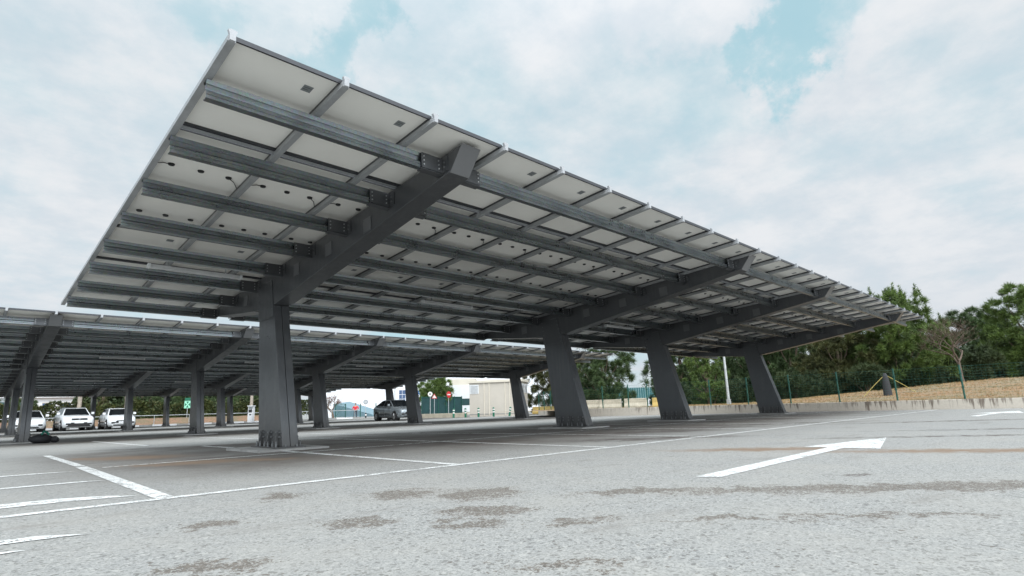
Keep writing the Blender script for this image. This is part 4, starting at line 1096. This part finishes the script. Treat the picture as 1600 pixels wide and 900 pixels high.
# gate by the white hall
t = thing('green_gate', 'dark green open gate frame left of the person in red', 'gate', (32.6, 62.7, -.09), math.atan2(2.35, 3.37) + .0)
for x in (-1.4, 1.0):
    mb = MB(); mb.tube((x, 0, -.1), (x, 0, 1.75), .05, 'fence_green'); link('post', mb.mesh('post'), t)
mb = MB()
for z in (.3, 1.0, 1.7): mb.tube((-1.35, 0, z), (.95, 0, z), .025, 'fence_green', n=6)
for k in range(9): mb.tube((-1.3 + .27 * k, 0, .3), (-1.3 + .27 * k, 0, 1.7), .012, 'fence_green', n=5)
mb.tube((-1.3, 0, .3), (.9, 0, 1.7), .02, 'fence_green', n=6)
link('leaf', mb.mesh('leaf'), t)
for lab, px in (('dark green gate post just right of the person in red', (36.9, 66.0)), ('dark green gate post right of the grey round sign', (38.3, 64.6))):
    mb = MB(); mb.tube((0, 0, -.1), (0, 0, 1.75), .06, 'fence_green'); mb.disc((0, 0, 1.76), (0, 0, 1), .07, .03, 'fence_green', 10)
    o = link('gate_post', mb.mesh('gate_post'), None, (*px, -.09)); tag(o, lab, 'post')
for lab, px in (('low black and white bollard under the gate post beside the person', (36.2, 63.4)), ('low black and white bollard left of the silver car', (37.6, 62.4))):
    t = thing('low_bollard', lab, 'bollard', (*px, -.09))
    mb = MB(); mb.tube((0, 0, -.05), (0, 0, .6), .1, 'black', n=12); link('post', mb.mesh('post'), t)
    mb = MB(); mb.tube((0, 0, .28), (0, 0, .45), .103, 'signwhite', n=12, caps=False); link('band', mb.mesh('band'), t)

# ------------------------------------------------------------------ cars
def lerp_profile(prof, y):
    for (a, za), (b, zb) in zip(prof, prof[1:]):
        if a <= y <= b: return za + (zb - za) * (y - a) / (b - a) if b > a else za
    return prof[0][1] if y < prof[0][0] else prof[-1][1]
def car(label, loc, rz, paint, Ln, W, H, hood, belt, ws, roof, rw, style, group=None, name='parked_car'):
    """nose at -y. hood: height of bonnet front/rear; ws: (base,top) y of windscreen; rw: (top,base) y of rear window"""
    t = thing(name, label, 'car', loc, rz, group)
    hw = W / 2; y0, y1 = -Ln / 2, Ln / 2
    top = [(y0, hood[0] * .86), (y0 + .12, hood[0]), (ws[0], hood[1]), (ws[0] + .3, belt), (rw[1] - .1, belt + .02), (y1 - .1, belt - .02 if style != 'sedan' else belt - .02), (y1, belt - .12)]
    sts = [y0, y0 + .06, y0 + .18, y0 + .4, y0 + .75, y0 + 1.1, ws[0], ws[0] + .3, 0, .5, rw[1] - .3, y1 - .5, y1 - .2, y1 - .05, y1]
    sts = sorted(set(round(s, 3) for s in sts))
    rings = []
    for y in sts:
        fr = min(1, (y - y0) / .55); bk = min(1, (y1 - y) / .45)
        wf = hw * (.80 + .20 * math.sin(fr * math.pi / 2)) * (.86 + .14 * math.sin(bk * math.pi / 2))
        zt = lerp_profile(top, y); zb = .2 + .06 * (1 - min(fr, bk))
        sh = zt - .10
        rings.append([(0, y, zb), (wf * .9, y, zb), (wf * .985, y, zb + .16), (wf, y, zb + (sh - zb) * .55), (wf * .97, y, sh), (wf * .90, y, zt - .015), (wf * .55, y, zt + .012), (0, y, zt + .02)])
    mb = MB(); n = len(rings[0]); vv = []
    for r in rings:
        vv += r + [(-x, y, z) for x, y, z in r[-2:0:-1]]
    k = 2 * n - 2
    ff = [(i * k + j, i * k + (j + 1) % k, (i + 1) * k + (j + 1) % k, (i + 1) * k + j) for i in range(len(rings) - 1) for j in range(k)]
    ff += [tuple(range(k))[::-1], tuple(range((len(rings) - 1) * k, len(rings) * k))]
    mb.add(vv, ff, paint, True)
    # cabin: painted shell and pillars
    bz = belt - .03; bw, tw = hw * .90, hw * .68
    A = [(-bw, ws[0], hood[1] - .02), (bw, ws[0], hood[1] - .02), (bw, rw[1], bz), (-bw, rw[1], bz)]
    B = [(-tw, ws[1], H - .05), (tw, ws[1], H - .05), (tw, rw[0], H - .05), (-tw, rw[0], H - .05)]
    C = [(-tw * .82, ws[1] + .14, H), (tw * .82, ws[1] + .14, H), (tw * .82, rw[0] - .14, H), (-tw * .82, rw[0] - .14, H)]
    mb.add(A + B + C, [(0, 1, 5, 4), (1, 2, 6, 5), (2, 3, 7, 6), (3, 0, 4, 7)], paint)
    mb.add(B + C, [(0, 1, 5, 4), (1, 2, 6, 5), (2, 3, 7, 6), (3, 0, 4, 7), (4, 5, 6, 7)], paint, True)
    link('body', mb.mesh('body'), t)
    def pane(q, off, nm, ins=.06):
        q = [Vector(p) for p in q]; c = sum(q, Vector()) / 4; nr = (q[1] - q[0]).cross(q[2] - q[0]).normalized()
        q = [c + (p - c) * (1 - ins) for p in q]; m = MB()
        m.add([p + nr * off for p in q] + [p - nr * .005 for p in q], [(0, 1, 2, 3), (7, 6, 5, 4), (0, 4, 5, 1), (1, 5, 6, 2), (2, 6, 7, 3), (3, 7, 4, 0)], 'carglass')
        link(nm, m.mesh(nm), t)
    pane([A[0], A[1], B[1], B[0]], .008, 'windscreen', .09)
    pane([A[2], A[3], B[3], B[2]], .008, 'rear_window', .12)
    for sgn in (1, -1):
        a, b, c_, d_ = (A[1], A[2], B[2], B[1]) if sgn > 0 else (A[3], A[0], B[0], B[3])
        a, b, c_, d_ = map(Vector, (a, b, c_, d_))
        zlow = belt + .02
        def lift(p, q): 
            u = (zlow - p.z) / (q.z - p.z) if p.z < zlow else 0; return p.lerp(q, max(0, u))
        a2, b2 = lift(a, d_), lift(b, c_)
        m1, m2 = a2.lerp(b2, .5), d_.lerp(c_, .5)
        q1, q2 = ([a2, m1, m2, d_], [m1, b2, c_, m2])
        pane(q1, .008, 'side_window', .1); pane(q2, .008, 'side_window', .1)
    wr = .32 if H < 1.52 else .345
    for yy in (y0 + .82, y1 - .78):
        for sgn in (1, -1):
            x = sgn * (hw - .10)
            m = MB(); m.tube((x - .11, yy, wr), (x + .11, yy, wr), wr, 'tyre', n=22); w_o = link('wheel', m.mesh('wheel'), t)
            m = MB(); m.disc((x + sgn * .112, yy, wr), (1, 0, 0), wr * .64, .012, 'rim', 18)
            for q in range(5):
                an = q * 2 * math.pi / 5; m.tube((x + sgn * .12, yy, wr), (x + sgn * .12, yy + math.cos(an) * wr * .6, wr + math.sin(an) * wr * .6), .028, 'rim', .02, 5)
            link('rim', m.mesh('rim'), w_o)
            m = MB(); xx = sgn * (hw + .002)
            m.tube((sgn * (hw - .3), yy, wr + .01), (sgn * (hw + .003), yy, wr + .01), wr + .055, 'black', n=24); link('wheel_arch', m.mesh('wheel_arch'), t)
    zf = hood[0]
    for sgn in (1, -1):
        m = MB(); x0, x1 = sgn * hw * .46, sgn * hw * .84
        c8 = [(x0, y0 + .0, zf - .17), (x1, y0 + .16, zf - .14), (x1 * 1.06, y0 + .42, zf - .06), (x0, y0 + .1, zf - .1)]
        m.add([(x, y - .03, z - .02) for x, y, z in c8] + [(x, y + .12, z + .03) for x, y, z in c8], [(0, 1, 2, 3) if sgn > 0 else (3, 2, 1, 0), (4, 5, 6, 7), (0, 1, 5, 4), (1, 2, 6, 5), (2, 3, 7, 6), (3, 0, 4, 7)], 'headlight')
        link('headlight', m.mesh('headlight'), t)
        m = MB(); m.box(sgn * hw * .98, sgn * (hw + .16), ws[0] + .28, ws[0] + .42, belt + .02, belt + .18, paint) if sgn > 0 else m.box(-(hw + .16), -hw * .98, ws[0] + .28, ws[0] + .42, belt + .02, belt + .18, paint)
        link('wing_mirror', m.mesh('wing_mirror'), t, bevel=.03)
        m = MB(); m.box(min(sgn * hw * .55, sgn * hw * .8), max(sgn * hw * .55, sgn * hw * .8), y0 - .012, y0 + .1, .40, .52, 'black'); link('fog_light', m.mesh('fog_light'), t, bevel=.02)
    m = MB()
    if style == 'tesla': m.hexa([(-.62, y0 - .01, .27), (.62, y0 - .01, .27), (.62, y0 + .1, .27), (-.62, y0 + .1, .27), (-.5, y0 - .01, .36), (.5, y0 - .01, .36), (.5, y0 + .1, .36), (-.5, y0 + .1, .36)], 'black')
    elif style == 'suv':
        m.box(-.44, .44, y0 - .014, y0 + .1, zf - .2, zf - .08, 'black')
        m.hexa([(-.72, y0 - .012, .27), (.72, y0 - .012, .27), (.72, y0 + .1, .27), (-.72, y0 + .1, .27), (-.42, y0 - .012, .56), (.42, y0 - .012, .56), (.42, y0 + .1, .56), (-.42, y0 + .1, .56)], 'black')
    else:
        m.hexa([(-.5, y0 - .012, .44), (.5, y0 - .012, .44), (.5, y0 + .1, .44), (-.5, y0 + .1, .44), (-.36, y0 - .012, .62), (.36, y0 - .012, .62), (.36, y0 + .1, .62), (-.36, y0 + .1, .62)], 'black')
        m.box(-.55, .55, y0 - .01, y0 + .1, .26, .33, 'black')
    link('grille', m.mesh('grille'), t)
    local_box('number_plate', t, -.26, .26, y0 - .026, y0 - .015, .44 if style != 'suv' else .5, .55 if style != 'suv' else .61, 'plate')
    if style == 'suv':
        m = MB(); m.disc((0, y0 - .02, zf - .14), (0, 1, 0), .06, .01, 'rim', 16); link('badge', m.mesh('badge'), t)
        for sgn in (1, -1):
            m = MB(); m.tube((sgn * tw * .95, ws[1] + .15, H + .03), (sgn * tw * .95, rw[0] - .1, H + .03), .018, 'rim', n=6); link('roof_bar', m.mesh('roof_bar'), t)
    for sgn in (1, -1):
        m = MB(); m.box(min(sgn * hw * .6, sgn * hw * .86), max(sgn * hw * .6, sgn * hw * .86), y1 - .1, y1 + .012, belt - .3, belt - .12, 'redpaint'); link('tail_light', m.mesh('tail_light'), t, bevel=.02)
        m = MB()
        for dy in (ws[0] + .35, .25): m.box(sgn * (hw + .001) - .004, sgn * (hw + .001) + .004, dy, dy + .008, .35, belt - .08, 'black')
        m.box(min(sgn * hw, sgn * (hw + .012)), max(sgn * hw, sgn * (hw + .012)), ws[0] + .4, rw[1] - .6, .46, .53, 'black'); link('side_trim', m.mesh('side_trim'), t)
    return t
WG = 'white cars parked side by side'
car('white saloon car half hidden behind the carport post with the bag at its foot', (3.55, 51.3, -.09), R(-2), 'carwhite', 4.6, 1.85, 1.45, (.78, .95), .98, (-1.05, -.15), None, (1.1, 1.9), 'tesla', WG)
car('white sport utility car with dark lower bumper and roof bars', (6.05, 51.0, -.09), R(2), 'carwhite', 4.2, 1.8, 1.58, (.92, 1.05), 1.08, (-.85, -.2), None, (1.55, 1.95), 'suv', WG)
car('white small hatchback with black grille, half behind a carport post', (8.55, 50.6, -.09), R(1), 'carwhite', 3.98, 1.72, 1.49, (.80, .98), 1.0, (-.95, -.15), None, (1.35, 1.85), 'hatch', WG)
car('silver grey five door car, nose half hidden by a column of the second carport', (23.16, 36.2, -.09), R(-6), 'silver', 4.5, 1.78, 1.48, (.80, .98), 1.0, (-1.05, -.2), None, (1.0, 2.05), 'hatch')

# ------------------------------------------------------------------ bag and tripod
t = thing('bag', 'black bag with green strap lying at the foot of a carport post on the left', 'bag', (1.98, 22.9, -.085), R(20))
def blob(mb, c, rx, ry, rz_, mat, seed, n=14, m_=9):
    rr = random.Random(seed); ph = [rr.uniform(0, 6) for _ in range(4)]; vv = []
    for i in range(m_ + 1):
        v = math.pi * i / m_
        for j in range(n):
            u = 2 * math.pi * j / n; k = 1 + .09 * math.sin(3 * u + ph[0]) * math.sin(2 * v + ph[1]) + .06 * math.sin(5 * u + ph[2] + 2 * v)
            vv.append((c[0] + rx * k * math.sin(v) * math.cos(u), c[1] + ry * k * math.sin(v) * math.sin(u), max(.0, c[2] + rz_ * k * math.cos(v))))
    mb.add(vv, [(i * n + j, (i + 1) * n + j, (i + 1) * n + (j + 1) % n, i * n + (j + 1) % n) for i in range(m_) for j in range(n)], mat, True)
mb = MB(); blob(mb, (0, 0, .12), .31, .18, .14, 'bag', 1); blob(mb, (.33, -.05, .095), .12, .12, .10, 'bag', 2); link('body', mb.mesh('body'), t)
mb = MB(); mb.path([(-.05, -.1, .27), (.05, 0, .35), (.16, .05, .31), (.2, .02, .24)], [.03] * 4, 'baggreen', 6); link('strap', mb.mesh('strap'), t)

# ------------------------------------------------------------------ person in red
def skin_obj(name, pts, edges, rad, mat, parent, root=0, sub=2):
    me = bpy.data.meshes.new(name); me.from_pydata(pts, edges, []); me.materials.append(M[mat])
    o = link(name, me, parent)
    s = o.modifiers.new('skin', 'SKIN'); s.use_smooth_shade = True
    for i, r in enumerate(rad): me.skin_vertices[0].data[i].radius = (r, r) if not isinstance(r, tuple) else r
    me.skin_vertices[0].data[root].use_root = True
    o.modifiers.new('sub', 'SUBSURF').levels = sub; o.modifiers['sub'].render_levels = sub
    return o
t = thing('person', 'person in a red jacket and dark trousers standing with hands on hips by the gate', 'person', (34.9, 63.6, -.09), R(-40))
P_ = [(0, 0, .95), (0, 0, 1.2), (0, 0, 1.42), (0, .0, 1.52), (0, -.01, 1.6), (0, -.02, 1.7)]; E_ = [(0, 1), (1, 2), (2, 3), (3, 4), (4, 5)]
Rd = [(.15, .11), (.14, .1), (.16, .1), .055, .085, .08]
for sg in (1, -1):
    b = len(P_); P_ += [(sg * .10, 0, .86), (sg * .12, -.02, .48), (sg * .13, .02, .09), (sg * .14, -.14, .04)]; E_ += [(0, b), (b, b + 1), (b + 1, b + 2), (b + 2, b + 3)]; Rd += [.085, .058, .042, .035]
    b = len(P_); P_ += [(sg * .20, 0, 1.40), (sg * .36, .05, 1.18), (sg * .20, -.06, 1.02)]; E_ += [(2, b), (b, b + 1), (b + 1, b + 2)]; Rd += [.06, .042, .03]
    w = b + 2; b = len(P_); P_ += [(sg * .15, -.09, .99)]; E_ += [(w, b)]; Rd += [.028]; palm = b
    for k, ln in enumerate((.07, .085, .09, .08)):
        b = len(P_); P_ += [(sg * (.12 - .012 * k), -.115 - .004 * k, 1.0 - .022 * k), (sg * (.12 - ln * .6), -.125, .985 - .022 * k)]; E_ += [(palm, b), (b, b + 1)]; Rd += [.0095, .008]
    b = len(P_); P_ += [(sg * .18, -.02, .96), (sg * .165, .03, .945)]; E_ += [(w, b), (b, b + 1)]; Rd += [.011, .009]
skin_obj('body', P_, E_, Rd, 'skin', t)
jp = [(0, 0, .88), (0, 0, 1.15), (0, 0, 1.42), (0, 0, 1.47)]; je = [(0, 1), (1, 2), (2, 3)]; jr = [(.19, .15), (.175, .135), (.19, .13), .08]
for sg in (1, -1):
    b = len(jp); jp += [(sg * .20, 0, 1.40), (sg * .36, .05, 1.18), (sg * .23, -.045, 1.04)]; je += [(2, b), (b, b + 1), (b + 1, b + 2)]; jr += [.085, .066, .05]
skin_obj('jacket', jp, je, jr, 'red', t)
tp = [(0, 0, .93)]; te = []; tr_ = [(.165, .125)]
for sg in (1, -1):
    b = len(tp); tp += [(sg * .10, 0, .84), (sg * .12, -.02, .48), (sg * .13, .02, .1)]; te += [(0, b), (b, b + 1), (b + 1, b + 2)]; tr_ += [.10, .075, .06]
skin_obj('trousers', tp, te, tr_, 'trouser', t)
mb = MB(); blob(mb, (0, .02, 1.71), .092, .1, .1, 'hair', 4); link('hair', mb.mesh('hair'), t)
mb = MB()
for sg in (1, -1): mb.disc((sg * .032, -.102, 1.655), (0, 1, 0), .011, .012, 'black', 8)
mb.disc((0, -.1, 1.59), (0, 1, 0), .02, .01, 'red', 8); mb.tube((0, -.095, 1.645), (0, -.118, 1.615), .009, 'skin', .013, 6); link('face', mb.mesh('face'), t)
